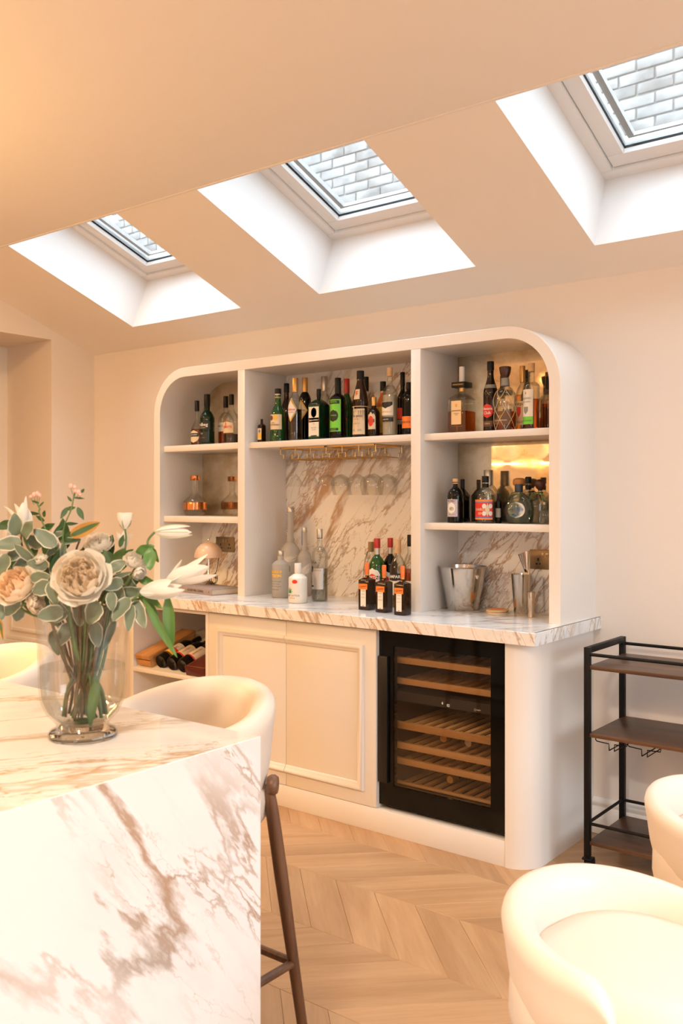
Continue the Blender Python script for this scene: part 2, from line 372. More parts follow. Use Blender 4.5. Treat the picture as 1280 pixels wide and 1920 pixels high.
# skylights
def SL(x, s, l): return (x, YO-NZ*s+NY*l, zs(YO)+NY*s+NZ*l)
def slbox(m, x0, x1, s0, s1, l0, l1):
    m.add([SL(x0,s0,l0), SL(x1,s0,l0), SL(x1,s1,l0), SL(x0,s1,l0), SL(x0,s0,l1), SL(x1,s0,l1), SL(x1,s1,l1), SL(x0,s1,l1)],
          [(3,2,1,0),(4,5,6,7),(0,1,5,4),(1,2,6,5),(2,3,7,6),(3,0,4,7)])
def ring(m, x0, x1, s0, s1, w, l0, l1):
    slbox(m, x0, x1, s0, s0+w, l0, l1); slbox(m, x0, x1, s1-w, s1, l0, l1)
    slbox(m, x0, x0+w, s0+w, s1-w, l0, l1); slbox(m, x1-w, x1, s0+w, s1-w, l0, l1)
for i, (x0, x1) in enumerate(SKY):
    e = struct(empty('window_%d' % (i+1), SL((x0+x1)/2, .6, .31)))
    S1 = 1.2
    a = MB(); ring(a, x0-.02, x1+.02, -.02, S1+.02, .068, .3101, .36); a.build('window_frame', WHITE, e, bev=.003)
    a = MB(); ring(a, x0+.052, x1-.052, .052, S1-.052, .068, .322, .40); a.build('sash', WHITE, e, bev=.004)
    a = MB(); ring(a, x0+.1195, x1-.1195, .1195, S1-.1195, .003, .346, .356); a.build('gasket', DARKP, e, smooth=0)
    a = MB(); slbox(a, x0+.12, x1-.12, .12, S1-.12, .352, .358); a.build('pane', PANE, e, smooth=0)
    a = MB(); slbox(a, x0+.14, x0+.165, .14, S1-.14, .372, .395); slbox(a, x0+.14, x1-.14, .14, .15, .372, .39); a.build('outer_bead', simple('bead', (.5, .5, .5), .4), e, smooth=0)
# painted brick wall of the neighbouring house seen through the skylights
BY = 2.2
BRK = simple('painted_brick', (.31, .30, .29), .8, noise=.6, nscale=5, bump=1.0, bscale=45)
m_, N_, L_, B_ = MATS['painted_brick'], MATS['painted_brick'].node_tree.nodes, MATS['painted_brick'].node_tree.links, None
oi = N_.new('ShaderNodeObjectInfo'); tcn = [n for n in N_ if n.type == 'TEX_COORD'][0]; nz = [n for n in N_ if n.type == 'TEX_NOISE'][0]
mu = N_.new('ShaderNodeMath'); mu.operation = 'MULTIPLY'; mu.inputs[1].default_value = 30; L_.new(oi.outputs['Random'], mu.inputs[0])
av = N_.new('ShaderNodeVectorMath'); L_.new(tcn.outputs['Object'], av.inputs[0]); L_.new(mu.outputs[0], av.inputs[1]); L_.new(av.outputs[0], nz.inputs['Vector'])
MORT = simple('mortar', (.27, .26, .25), .9, noise=.3, nscale=14, bump=.8, bscale=40)
wo = struct(box('wall_outside', MORT, None, -5, 3, BY+.014, BY+.25, 0, 5.2))
def brick_mesh(k):
    rr = random.Random(k); a = MB(); a.box(-.104, .104, 0, .05, -.031, .031)
    a.v = [(x+rr.uniform(-.003, .003), y+(rr.uniform(-.003, .003) if y < .01 else 0), z+rr.uniform(-.003, .003)) for x, y, z in a.v]
    return a.mesh('brick', BRK, bev=.006, seg=2), a
BM = [brick_mesh(k) for k in range(6)]
ob = MB(); WIN = [(150, 350, 385, 510), (505, 800, 245, 425), (1060, 1300, 60, 305)]; nb = 0
for r in range(30):
    z = 2.75+r*.072
    for c in range(-24, 14):
        x = c*.218+(.109 if r % 2 else 0)
        u, v, d = proj(x, BY, z); k = random.randrange(6)
        if any(a-25 < u < b+25 and c0-15 < v < c1+15 for a, b, c0, c1 in WIN) and nb < 298:
            o = bpy.data.objects.new('brick', BM[k][0]); COL.objects.link(o); o.parent = wo; o.location = (x, BY, z); nb += 1
        else:
            ob.add([(p[0]+x, p[1]+BY, p[2]+z) for p in BM[k][1].v], BM[k][1].f)
o = ob.build('brickwork', BRK, wo, smooth=0); o['kind'] = 'stuff'
struct(box('floor_bounce_slab', simple('bounce_slab', (.78, .76, .73), .8, noise=.2), None, XR+.2, 9, -7, 3, -.1, -.02))  # added unseen slab outside, pale so daylight bounces to the ceiling
struct(box('wall_sky_screen', simple('sky_screen', (.42, .38, .33), .9, noise=.3), None, 9, 9.2, -7, 3, -.1, 2.2))  # added unseen wall, screens the low sky from the glass doors
# skirting boards
def skirt(name, x0, x1):
    P = [(YB, 0), (YB-.018, 0), (YB-.018, .108), (YB-.012, .114), (YB-.014, .122), (YB-.019, .130), (YB-.016, .140), (YB-.008, .148), (YB, .150)]
    struct(MB().prism(P, 'X', x0, x1).build(name, TRIM, None, smooth=50))
skirt('baseboard_back', -.034, XR); skirt('baseboard_back', XL, -2.462)
# panel moulding low on the side of the left opening, and the bookcase beyond it
y = .302
m = MB(); m.box(XL-.45, XL-.42, y-.012, y, .56, 1.02).box(XL-.07, XL-.04, y-.012, y, .56, 1.02).box(XL-.42, XL-.07, y-.012, y, .99, 1.02).box(XL-.42, XL-.07, y-.012, y, .56, .585)
struct(m.build('trim_panel', TRIM, wl, bev=.004))
struct(MB().box(XL-.488, XL-.002, y-.02, y, 0, .50).box(XL-.488, XL-.002, y-.014, y, .50, .53).build('trim_dado', TRIM, wl, bev=.005))
bc = empty('bookcase', (-4.5, .5, 0), 0, 'tall built-in bookcase beyond the opening in the left wall', 'bookcase')
m = MB().box(-3.993, -3.958, .24, .6, 0, 2.46).box(-5.2, -5.13, .24, .6, 0, 2.46); m.build('side_panel', CAB, bc, bev=.003)
box('back', simple('bookcase_back', (.20, .12, .07), .7), bc, -5.13, -3.993, .58, .6, 0, 2.46)
for z in (0, .45, .9, 1.38, 1.88, 2.31): box('shelf', CAB, bc, -5.13, -3.993, .25, .58, z, z+.035, bev=.002)
rb = random.Random(3); bx = -3.996; bcols = [(.12, .02, .015), (.05, .03, .02), (.3, .1, .05), (.03, .04, .07)]
bl = ['thick dark red book', 'thin brown book', 'rust-coloured book', 'navy book']
for k in range(4):
    w = (.035, .022, .03, .04)[k]; h = (.26, .24, .22, .25)[k]
    bx -= w+.002
    bk = empty('book', (bx, .42, 1.915), 0, bl[k]+' upright on the bookcase shelf beyond the opening', 'book', 'books in the bookcase')
    a = MB().box(bx, bx+.003, .29, .46, 1.915, 1.915+h).box(bx+w-.003, bx+w, .29, .46, 1.915, 1.915+h).box(bx, bx+w, .287, .29, 1.915, 1.915+h)
    a.build('cover', simple('book_cover_%d' % k, bcols[k], .5), bk); box('pages', simple('pages', (.7, .62, .5), .8), bk, bx+.003, bx+w-.003, .291, .455, 1.918, 1.912+h)
struct(box('wall_far', simple('far_wall', (.55, .40, .28), .8), None, -5.35, -5.25, -3, .8, 0, 2.9))
struct(box('wall_far', PAINT, None, -5.3, XL-.48, .62, .72, 0, 2.9)); struct(box('wall_far', PAINT, None, -5.3, XL-.48, -3.1, -3, 0, 2.9))
struct(box('ceiling', CEIL, None, -5.3, XL-.49, -3, .7, 2.6, 2.66))
# linear pendant over the island (out of frame; it lights the left and shows in the mirrors)
pl = empty('pendant_lamp', (-2.05, -2.25, 1.8), 0, 'long brass pendant lamp with a row of glass bowls over the island', 'lamp')
box('rail', BRASS, pl, -2.75, -1.35, -2.28, -2.22, 1.845, 1.87, bev=.003)
box('light_strip', simple('lamp_glow', (1, 1, 1), .5, emit=(1, .66, .34), es=12), pl, -2.74, -1.36, -2.275, -2.225, 1.832, 1.845)
for k in range(6):
    cx = -2.74+.23*(k+.5); a = MB()
    a.lathe([(.002, -.10), (.04, -.098), (.075, -.085), (.1, -.06), (.113, -.03), (.114, 0), (.110, 0), (.109, -.03), (.096, -.057), (.072, -.081), (.038, -.094), (.002, -.096)], 24, (cx, -2.25, 1.832))
    a.build('glass_bowl', simple('opal_bowl', (.95, .85, .7), .3, emit=(1, .62, .32), es=6), pl)
for x in (-2.5, -1.6): MB().tube([(x, -2.25, 1.86), (x, -2.25, 2.749)], .003, 6).build('cable', BRASS, pl)
for z, rx, e in ((1.70, 0, 250), (1.90, pi, 120)):
    a_ = area('pendant_glow', (-2.05, -2.25, z), (rx, 0, 0), 1.35, .12, e, WARM)
for i, (x, y) in enumerate(FILLS):  # rings round the added fill lamps, out of view
    q = empty('fill_lamp_ring', (x, y, 2.74), 0, ('ring of the added fill lamp over the island', 'ring of the added fill lamp nearest the back wall', 'ring of the added fill lamp by the left opening', 'ring of the added fill lamp in the far left corner', 'ring of the added fill lamp above the viewer')[i], 'light')
    MB().lathe([(.155, 0), (.175, 0), (.175, .012), (.155, .012)], 32, (x, y, 2.738), caps=False).build('trim_ring', WHITE, q)
# ------------------------------------------------------------------ bar: worktop and base cabinet
ZC, TH = .92, .0495
wt = empty('worktop', (-1.25, .3, ZC-TH), 0, 'white and gold veined marble worktop over the bar cabinet', 'worktop')
e = .0012
MB().prism([(-2.497+e, ZC), (-e, ZC), (-TH, ZC-TH), (-2.497+TH, ZC-TH)], 'Y', TH*.2, YB).build('slab', MB_TOP, wt, smooth=0)
MB().add([(-2.497, 0, ZC-TH), (0, 0, ZC-TH), (0, 0, ZC-e), (-2.497, 0, ZC-e), (-2.497+e, e, ZC), (-e, e, ZC), (-2.49, .02, ZC-TH), (-.01, .02, ZC-TH), (-2.49, .0105, ZC), (-.008, .0105, ZC)],
         [(0, 1, 2, 3), (3, 2, 5, 4), (0, 6, 7, 1), (4, 5, 9, 8)]).build('front_edge', MB_EDGE, wt, smooth=0)
MB().add([(0, 0, ZC-TH), (0, YB, ZC-TH), (0, YB, ZC-e), (0, 0, ZC-e), (-e, YB, ZC), (-e, e, ZC), (-.03, 0, ZC-TH), (-.03, YB, ZC-TH), (-.008, .0105, ZC), (-.008, YB, ZC)],
         [(0, 1, 2, 3), (3, 2, 4, 5), (0, 6, 7, 1), (5, 4, 9, 8)]).build('end_edge', marble('marble_end', 'X', radians(22), 2.6, base=(.84, .86, .87), grey=(.45, .38, .30), seed=3.1, amount=1.4), wt, smooth=0)
cb = empty('bar_cabinet', (-1.25, .3, 0), 0, 'cream lacquered base cabinet with rounded ends under the marble worktop', 'cabinet')
ZT = ZC-TH; FY = .0404
def arcp(cx, cy, r, a0, a1, n=14): return [(cx+r*cos(a0+(a1-a0)*i/n), cy+r*sin(a0+(a1-a0)*i/n)) for i in range(n+1)]
R_ = .11
MB().prism(arcp(-.0353-R_, FY+R_, R_, -pi/2, 0)+[(-.0353, YB), (-.146, YB)], 'Z', .0, ZT).build('end_post', CAB, cb, smooth=40)
MB().prism([(-2.352, FY), (-2.352, YB), (-2.4617, YB)]+arcp(-2.4617+R_, FY+R_, R_, pi, 1.5*pi), 'Z', .0, ZT).build('end_post', CAB, cb, smooth=40)
box('plinth', CAB, cb, -2.352, -.1465, FY+.001, .10, 0, .1005, bev=.001)
box('bottom', CAB, cb, -2.352, -.146, .10, .60, .08, .1005)
box('back', CAB, cb, -2.352, -.146, .60, .62, .08, ZT)
box('top_rail', CAB, cb, -2.352, -1.802, FY, .06, .846, ZT, bev=.0008)
box('top_panel', CAB, cb, -2.352, -.76, .06, .60, .855, ZT)
box('niche_shelf', CAB, cb, -2.352, -1.802, FY, .60, .506, .528, bev=.001)
box('partition', CAB, cb, -1.802, -1.7805, FY, .60, .1005, ZT, bev=.0008)
box('partition', CAB, cb, -.776, -.758, .0615, .60, .1005, .855)
def mould(m, x0, z0, x1, z1, flip=1):
    # ogee moulding strip between two points on the door face, profile measured inwards
    pr = [(0, 0), (0, .010), (.004, .016), (.010, .018), (.016, .016), (.020, .010), (.026, .008), (.031, .006), (.035, .002), (.035, 0)]
    dx, dz = x1-x0, z1-z0; L = sqrt(dx*dx+dz*dz); dx /= L; dz /= L; nx, nz = -dz*flip, dx*flip
    return pr, (dx, dz), (nx, nz)
def mould_run(m, corners, flip, ends):
    pr = mould(m, 0, 0, 1, 0)[0]; n = len(pr); rows = []
    k = len(corners)
    for i, (x, z) in enumerate(corners):
        if i == 0 or i == k-1:
            j = 1 if i == 0 else k-2
            dx, dz = (corners[j][0]-x, corners[j][1]-z) if i == 0 else (x-corners[j][0], z-corners[j][1])
            L = sqrt(dx*dx+dz*dz); off = (-dz/L*flip, dx/L*flip)
        else:
            d1 = (x-corners[i-1][0], z-corners[i-1][1]); d2 = (corners[i+1][0]-x, corners[i+1][1]-z)
            l1 = sqrt(d1[0]**2+d1[1]**2); l2 = sqrt(d2[0]**2+d2[1]**2)
            off = (-d1[1]/l1*flip-d2[1]/l2*flip, d1[0]/l1*flip+d2[0]/l2*flip)
        rows.append([(x+off[0]*p[0], FY-.0002-p[1], z+off[1]*p[0]) for p in pr])
    V = [p for r in rows for p in r]; F = []
    for a in range(k-1):
        for b in range(n): F.append((a*n+b, a*n+(b+1) % n, (a+1)*n+(b+1) % n, (a+1)*n+b))
    F += [tuple(range(n)), tuple((k-1)*n+b for b in range(n))[::-1]]
    m.add(V, F)
for x0, x1, cor, fl_ in ((-1.7785, -1.2702, [(-1.2702, .792), (-1.715, .792), (-1.715, .164), (-1.2702, .164)], 1), (-1.2678, -.7595, [(-1.2678, .792), (-.822, .792), (-.822, .164), (-1.2678, .164)], -1)):
    d = box('door', CAB, cb, x0, x1, FY, .0604, .1030, .8610, bev=.0015)
    m = MB(); mould_run(m, cor, fl_, None); m.build('moulding', CAB, d, smooth=50, off=wloc(cb))
# ------------------------------------------------------------------ wine cooler
FC = .062
def fx(px): return at(px, 1300, 'Y', FC)[0]
wc = empty('wine_cooler', (-.45, .3, .105), 0, 'black built-in wine cooler with a glass door at the right end of the bar', 'wine cooler')
X0, X1, Z0, Z1 = -.7575, -.1475, .118, .8665
gx0, gx1, gz0, gz1 = fx(737), fx(919.5), .205, .797
m = MB().box(X0, X0+.02, FC+.03, .58, Z0, Z1).box(X1-.02, X1, FC+.03, .58, Z0, Z1).box(X0, X1, .56, .58, Z0, Z1).box(X0, X1, FC+.03, .58, Z0, Z0+.03).box(X0, X1, FC+.03, .58, Z1-.04, Z1)
m.box(X0+.02, X1-.02, FC+.05, .56, .56, .60).box(X0+.05, X1-.05, .12, .5, .101, Z0)
m.build('casing', simple('cooler_inside', (.05, .045, .04), .5), wc)
GB = simple('black_glass', (.002, .002, .002), .06, spec=.3)
m = MB().box(X0, gx0, FC, FC+.03, Z0, Z1).box(gx1, X1, FC, FC+.03, Z0, Z1).box(gx0, gx1, FC, FC+.03, gz1, Z1).box(gx0, gx1, FC, FC+.03, Z0, gz0)
dr = m.build('door', GB, wc, bev=0)
box('glass', TINTED, dr, gx0-.002, gx1+.002, FC+.004, FC+.008, gz0-.002, gz1+.002, off=wloc(wc))
h = box('handle', simple('handle_black', (.006, .006, .006), .35), dr, X0+.002, X0+.05, FC-.014, FC, .215, .752, off=wloc(wc), bev=.002)
for k, (za, zb) in enumerate(((.720, .747), (.632, .658), (.441, .470), (.356, .383), (.290, .316), (.205, .216))):
    rk = box('rack', RACKW, wc, gx0-.03, gx1+.03, FC+.045, FC+.065, za, zb, bev=.002)
    n = 10
    for j in range(n):
        x = gx0-.015+(gx1-gx0+.03)*(j+.5)/n
        o = MB().box(x-.011, x+.011, FC+.066, .54, zb-.016, zb-.006).build('slat', RACKW, rk, off=wloc(wc))
    box('rack_rail', RACKW, rk, gx0-.03, gx1+.03, .50, .52, zb-.03, zb-.017, off=wloc(wc))
for z, e_ in ((.835, .5), (.555, .7)):
    a_ = area('cooler_lamp', ((X0+X1)/2, FC+.10, z-.004), (radians(18), 0, 0), .42, .03, e_, (1, .72, .45))
GLOW = simple('display_glow', (1, 1, 1), .5, emit=(.9, .95, 1), es=2.2)
GREYP = simple('grey_print', (.45, .43, .40), .5)
def text(s, size, mat, parent, loc, rz=0, R=None, name='lettering', width=None, rx=pi/2, off=.008, shear=0, ext=.0002, roll=0):
    # lettering standing upright, facing -Y (before rz); R bends it round a vertical cylinder
    cu = bpy.data.curves.new('t', 'FONT'); cu.body = s; cu.size = 1; cu.align_x = 'CENTER'; cu.align_y = 'CENTER'; cu.offset = off; cu.shear = shear
    cu.resolution_u = 2; cu.space_line = .85
    ob = bpy.data.objects.new('t', cu); me = bpy.data.meshes.new_from_object(ob); bpy.data.objects.remove(ob); bpy.data.curves.remove(cu)
    if not me.vertices: return None
    w = max(v.co.x for v in me.vertices)-min(v.co.x for v in me.vertices); k = width/w if width else size
    for v in me.vertices:
        x, y = v.co.x*k, v.co.y*k
        if roll: x, y = x*cos(roll)-y*sin(roll), x*sin(roll)+y*cos(roll)
        if R: v.co = (R*sin(x/R), -R*cos(x/R), y)
        else: v.co = (x, 0, y)
    me.name = name; me.materials.clear(); me.materials.append(mat)
    o = bpy.data.objects.new(name, me); COL.objects.link(o); o.parent = parent
    o.location = Vector(loc); o.rotation_euler = (0, 0, rz)
    return o
def wtext(s, size, mat, parent, p, **k):
    return text(s, size, mat, parent, Vector(p)-wloc(parent), **k)
wtext('6', .014, GLOW, dr, at(829, 1318.5, 'Y', FC-.0006)); wtext('12', .014, GLOW, dr, at(839.5, 1323, 'Y', FC-.0006))
wtext('caple', .009, GREYP, dr, at(897, 1331.5, 'Y', FC-.0006))
p = at(890.5, 1331, 'Y', FC-.001)
MB().tube([(p[0]+.004*cos(a*pi/6), p[1], p[2]+.004*sin(a*pi/6)) for a in range(12)], .0007, 5, closed=True).build('emblem', GREYP, dr, off=wloc(wc))
# bottles lying in the cooler, only their capped ends catch the light
def lying(x, z, cap, lab):
    b = empty('wine_bottle', (x, .16, z), 0, lab, 'bottle', 'wine bottles in the cooler')
    pr = [(.0145, 0), (.015, .004), (.015, .05), (.014, .075), (.016, .10), (.034, .135), (.037, .16), (.037, .30), (.034, .305), (.002, .30)]
    a = MB().lathe(pr, 18); a.v = [(x_, z_, y_) for x_, y_, z_ in a.v]; o = a.build('body', simple('bottle_dark', (.01, .012, .008), .08), b, local=True)
    a = MB().lathe([(.002, -.001), (.0155, -.001), (.0158, .045)], 18, caps=True); a.v = [(x_, z_, y_) for x_, y_, z_ in a.v]; a.build('cap', cap, b, local=True)
GOLD = simple('gold_foil', (.70, .47, .20), .32, metal=.8)
SILV = simple('silver_foil', (.62, .62, .62), .28, metal=.9)
p = at(831, 1396, 'Y', .16); lying(p[0], .383+.034, GOLD, 'bottle with a gold cap lying on the fourth rack of the wine cooler')
p = at(877.6, 1407, 'Y', .16); lying(p[0], .383+.034, SILV, 'bottle with a pale cap lying on the fourth rack of the wine cooler')
p = at(843.5, 1479, 'Y', .16); lying(p[0], .216+.034, GOLD, 'bottle with a gold cap lying on the bottom rack of the wine cooler')
p = at(818, 1229, 'Y', .16); lying(p[0], .747+.018, DARKP, 'bottle with a dark cap on the top rack of the wine cooler')
# ------------------------------------------------------------------ bar: upper display unit
U0, UT = .2808, .0493
ux0, ux1, uzt = -2.4692, -.0275, 2.1351
un = empty('display_unit', (-1.25, .45, ZC), 0, 'cream open shelf unit with rounded top corners standing on the marble worktop', 'shelf unit')
def arch(o, n=18):
    r = .25-o
    return [(ux0+o, ZC)]+[(ux0+.25-r*cos(a*pi/2/n), uzt-.25+r*sin(a*pi/2/n)) for a in range(n+1)]+[(ux1-.25+r*sin(a*pi/2/n), uzt-.25+r*cos(a*pi/2/n)) for a in range(n+1)]+[(ux1-o, ZC)]
A, Bq = arch(0), arch(UT); n = len(A); V = []; F = []
e = .0012
A2, B2 = arch(e), arch(UT-e)
for P, y in ((A, YB), (A, U0+e), (A2, U0), (B2, U0), (Bq, U0+e), (Bq, YB)): V += [(x, y, z) for x, z in P]
for r in range(5):
    for i in range(n-1): F.append((r*n+i, r*n+i+1, (r+1)*n+i+1, (r+1)*n+i))
MB().add(V, F).build('arched_frame', CAB, un, smooth=30)
DIV = [(-1.8149, -1.7659), (-.7413, -.6908)]
for x0, x1 in DIV: box('divider', CAB, un, x0, x1, U0, .603, ZC, uzt-UT, bev=.0012)
SH = dict(l1=(-2.4199, -1.815, 1.683, 1.716), l2=(-2.4199, -1.815, 1.294, 1.3265), m=(-1.7659, -.7413, 1.682, 1.7125), r1=(-.6908, -.0768, 1.681, 1.7106), r2=(-.6908, -.0768, 1.286, 1.3155))
for k, (x0, x1, z0, z1) in SH.items(): box('shelf', CAB, un, x0+.0002, x1-.0002, .311, .603, z0, z1, bev=.001)
box('marble_back', MB_BACK, un, -1.8, -.70, .603, .626, ZC, uzt-.02)
box('marble_back', MB_BACK, un, -2.44, -1.8, .603, .626, ZC, 1.31); box('marble_back', MB_BACK, un, -.70, -.05, .603, .626, ZC, 1.30)
m_, N_, L_, B_ = newmat('antique_mirror')
tc = N_.new('ShaderNodeTexCoord'); nz = N_.new('ShaderNodeTexNoise'); nz.inputs['Scale'].default_value = 7; nz.inputs['Detail'].default_value = 6; nz.inputs['Roughness'].default_value = .65
L_.new(tc.outputs['Object'], nz.inputs['Vector'])
r = N_.new('ShaderNodeValToRGB'); r.color_ramp.elements[0].position = .33; r.color_ramp.elements[1].position = .62
r.color_ramp.elements[0].color = (.50, .38, .22, 1); r.color_ramp.elements[1].color = (.80, .70, .54, 1); L_.new(nz.outputs['Fac'], r.inputs[0]); L_.new(r.outputs[0], B_.inputs['Base Color'])
B_.inputs['Metallic'].default_value = .92
mr = N_.new('ShaderNodeMapRange'); mr.inputs['From Min'].default_value = .35; mr.inputs['From Max'].default_value = .6; mr.inputs['To Min'].default_value = .10; mr.inputs['To Max'].default_value = .012; L_.new(nz.outputs['Fac'], mr.inputs['Value']); L_.new(mr.outputs[0], B_.inputs['Roughness'])
MIR = MATS['antique_mirror']
am = arch(.02)
MB().prism([p for p in am if p[0] < -1.80 and p[1] > 1.31]+[(-1.80, uzt-.02), (-1.80, 1.31), (ux0+.02, 1.31)], 'Y', .6035, .626).build('mirror', MIR, un, smooth=0)
MB().prism([(-.70, 1.30), (-.70, uzt-.02)]+[p for p in am if p[0] > -.70 and p[1] > 1.30]+[(ux1-.02, 1.30)], 'Y', .6035, .626).build('mirror', MIR, un, smooth=0)
# sockets on the marble
def socket(cx, cz, lab, plug=False):
    s = empty('socket', (cx, .602, cz), 0, lab, 'socket')
    box('plate', BRONZE, s, cx-.073, cx+.073, .5975, .6025, cz-.043, cz+.043, bev=.0015)
    for q in (-.034, .034):
        a = MB().box(cx+q-.011, cx+q+.002-.004, .5965, .598, cz-.022, cz-.016).box(cx+q+.006, cx+q+.013, .5965, .598, cz-.022, cz-.016).box(cx+q-.002, cx+q+.004, .5965, .598, cz-.006, cz+.006)
        a.build('pin_holes', DARKP, s)
        box('switch', simple('switch_metal', (.3, .22, .14), .3, metal=.8), s, cx+q*.32-.007, cx+q*.32+.007, .5945, .598, cz+.012, cz+.030, bev=.001)
p = at(1022, 1049.5, 'Y', .60); socket(p[0]+.0, p[2], 'bronze double socket on the marble behind the cocktail shaker')
p = at(422, 1021, 'Y', .60); socket(p[0], p[2], 'bronze double socket on the marble behind the small mushroom lamp')
# ------------------------------------------------------------------ bottles
def liq(name, c, rough=.05): return simple(name, c, rough, trans=.0, spec=.6, coat=.3)
def tglass(name, c, rough=.06, tr=.5):
    m = simple(name, c, rough, trans=tr, ior=1.45, coat=.2); return m
G_CLEAR = clearglass('bottle_glass', (.93, .95, .94), .04, .45, (.72, .74, .72))
G_GREENISH = clearglass('pale_blue_glass', (.78, .88, .88), .04, .45, (.55, .68, .68))
G_BLACK = simple('black_bottle_glass', (.003, .0025, .002), .04, spec=.3)
G_BROWN = simple('brown_bottle_glass', (.016, .006, .002), .05, spec=.4)
G_GREEN = simple('green_bottle_glass', (.003, .016, .006), .05, spec=.4)
G_BGREEN = tglass('bright_green_glass', (.010, .075, .012), .05, .3)
G_AMBER = tglass('amber_glass', (.28, .06, .012), .05, .3)
G_ORANGE = simple('orange_bottle', (.55, .13, .02), .08, coat=.3)
G_FROST = simple('frosted_glass', (.74, .72, .69), .38, trans=.6, ior=1.2)
L_AMB = clearglass('amber_spirit', (.80, .40, .13), .03, .3, (.6, .22, .05))
L_RED = clearglass('red_amber_spirit', (.74, .30, .09), .03, .3, (.5, .14, .03))
L_GOLD = clearglass('golden_spirit', (.92, .62, .28), .03, .3, (.8, .42, .12))
L_DARK = simple('dark_spirit', (.02, .008, .004), .08, coat=.5)
L_CLEAR = clearglass('clear_spirit', (.80, .82, .80), .06, .6, (.70, .71, .70))
L_CLOUD = simple('cloudy_spirit', (.62, .58, .47), .3, trans=.2)
P_WHITE = simple('label_white', (.80, .78, .72), .55); P_CREAM = simple('label_cream', (.72, .60, .42), .55, noise=.05)
P_PEACH = simple('label_peach', (.80, .56, .30), .5); P_BLACK = simple('label_black', (.012, .012, .012), .45)
P_RED = simple('label_red', (.62, .03, .02), .45); P_ORANGE = simple('label_orange', (.85, .20, .03), .45)
P_GREEN = simple('label_green', (.16, .55, .05), .45); P_YEL = simple('label_yellow', (.80, .46, .05), .45)
P_DGREEN = simple('label_dark_green', (.02, .10, .03), .5); P_LAV = simple('label_lavender', (.52, .47, .52), .55, noise=.25, nscale=120)
P_GREY = simple('label_grey', (.25, .24, .22), .5); P_BLUE = simple('label_blue', (.10, .16, .35), .45); P_GOLD = simple('label_gold', (.60, .38, .12), .4, metal=.6)
P_LEAF = simple('print_green', (.03, .22, .04), .5); P_SILVER = simple('label_silver', (.6, .58, .55), .3, metal=.7); P_BROWN = simple('label_brown', (.12, .05, .02), .5)
C_CORK = simple('cork', (.62, .40, .22), .8, noise=.1, nscale=90); C_WOOD = simple('wood_stopper', (.55, .24, .07), .35, noise=.15, nscale=40); C_DKWOOD = simple('dark_wood_stopper', (.045, .014, .008), .4)
C_GOLD = simple('gold_cap', (.62, .36, .12), .35, metal=.7); C_SILVER = simple('silver_cap', (.48, .45, .40), .3, metal=.85); C_RED = simple('red_cap', (.40, .02, .015), .35)
C_WHITE = simple('white_cap', (.75, .73, .70), .4); C_ORANGE = simple('orange_cap', (.75, .16, .03), .35); C_NAVY = simple('navy_cap', (.02, .035, .07), .4); C_BROWN = simple('brown_cap', (.17, .055, .02), .4)
def sstep(t): t = max(0, min(1, t)); return t*t*(3-2*t)
def prof_std(R, H, sb, sn, nr, sq, c0, bulge=0, neckbulge=0, sh='round'):
    P = [(R*.80, 0, sq), (R*.95, H*.006, sq), (R, H*.02, sq)]
    for i in range(1, 6):
        t = i/5; z = .02+(sb-.02)*t; P.append((R*(1+bulge*sin(pi*t)), H*z, sq))
    for i in range(1, 9):
        t = i/8
        if sh == 'round': f = sqrt(max(0, 1-t*t)) if t < 1 else 0; f = .5*f+.5*(1-sstep(t))
        elif sh == 'slope': f = 1-sstep(t)
        else: f = (1-t)
        P.append((R*(nr+(1-nr)*f), H*(sb+(sn-sb)*t), sq*(1-t)**.6))
    P.append((R*nr*(1+neckbulge), H*(sn+c0)/2, 0)); P.append((R*nr, H*c0, 0))
    return P
def rad_at(P, z):
    for a, b in zip(P, P[1:]):
        if a[1] <= z <= b[1] and b[1] > a[1]: return a[0]+(b[0]-a[0])*(z-a[1])/(b[1]-a[1])
    return P[-1][0]
BOT = {}
def patch(m, R0, R1, z0, z1, h, n=10, sq=False, shape='rect', t=.0006):
    # label on a round body (h = half angle) or on a flat face (h = half width)
    V = []; F = []
    rows = 8 if shape != 'rect' else 3
    for j in range(rows+1):
        v = j/rows; z = z0+(z1-z0)*v; R = R0+(R1-R0)*v+t
        if shape == 'ellipse': k = sqrt(max(0, 1-(2*v-1)**2))
        elif shape == 'diamond': k = 1-abs(2*v-1)
        elif shape == 'shield': k = 1 if v > .45 else sstep(v/.45)*.6+.4*v/.45
        elif shape == 'arch': k = 1 if v < .7 else sqrt(max(0, 1-((v-.7)/.3)**2))*.9+.1
        else: k = 1
        for i in range(n+1):
            a = h*k*(2*i/n-1)
            V.append((a, -R, z) if sq else (R*sin(a), -R*cos(a), z))
    for j in range(rows):
        for i in range(n): F.append((j*(n+1)+i, j*(n+1)+i+1, (j+1)*(n+1)+i+1, (j+1)*(n+1)+i))
    return m.add(V, F)
def place(px, w, top, Y, zs, sq=0, rot=0):
    p = at(px, 900, 'Y', Y); d = depth(p); z = at(px, top, 'Y', Y)[2]
    R = w/2*d/FPX
    if sq > .4:
        th = atan2(CAM.x-p[0], p[1]-CAM.y*1.0)-rot
        R /= (abs(cos(th))+abs(sin(th)))*.97
    return p[0], R, z-zs
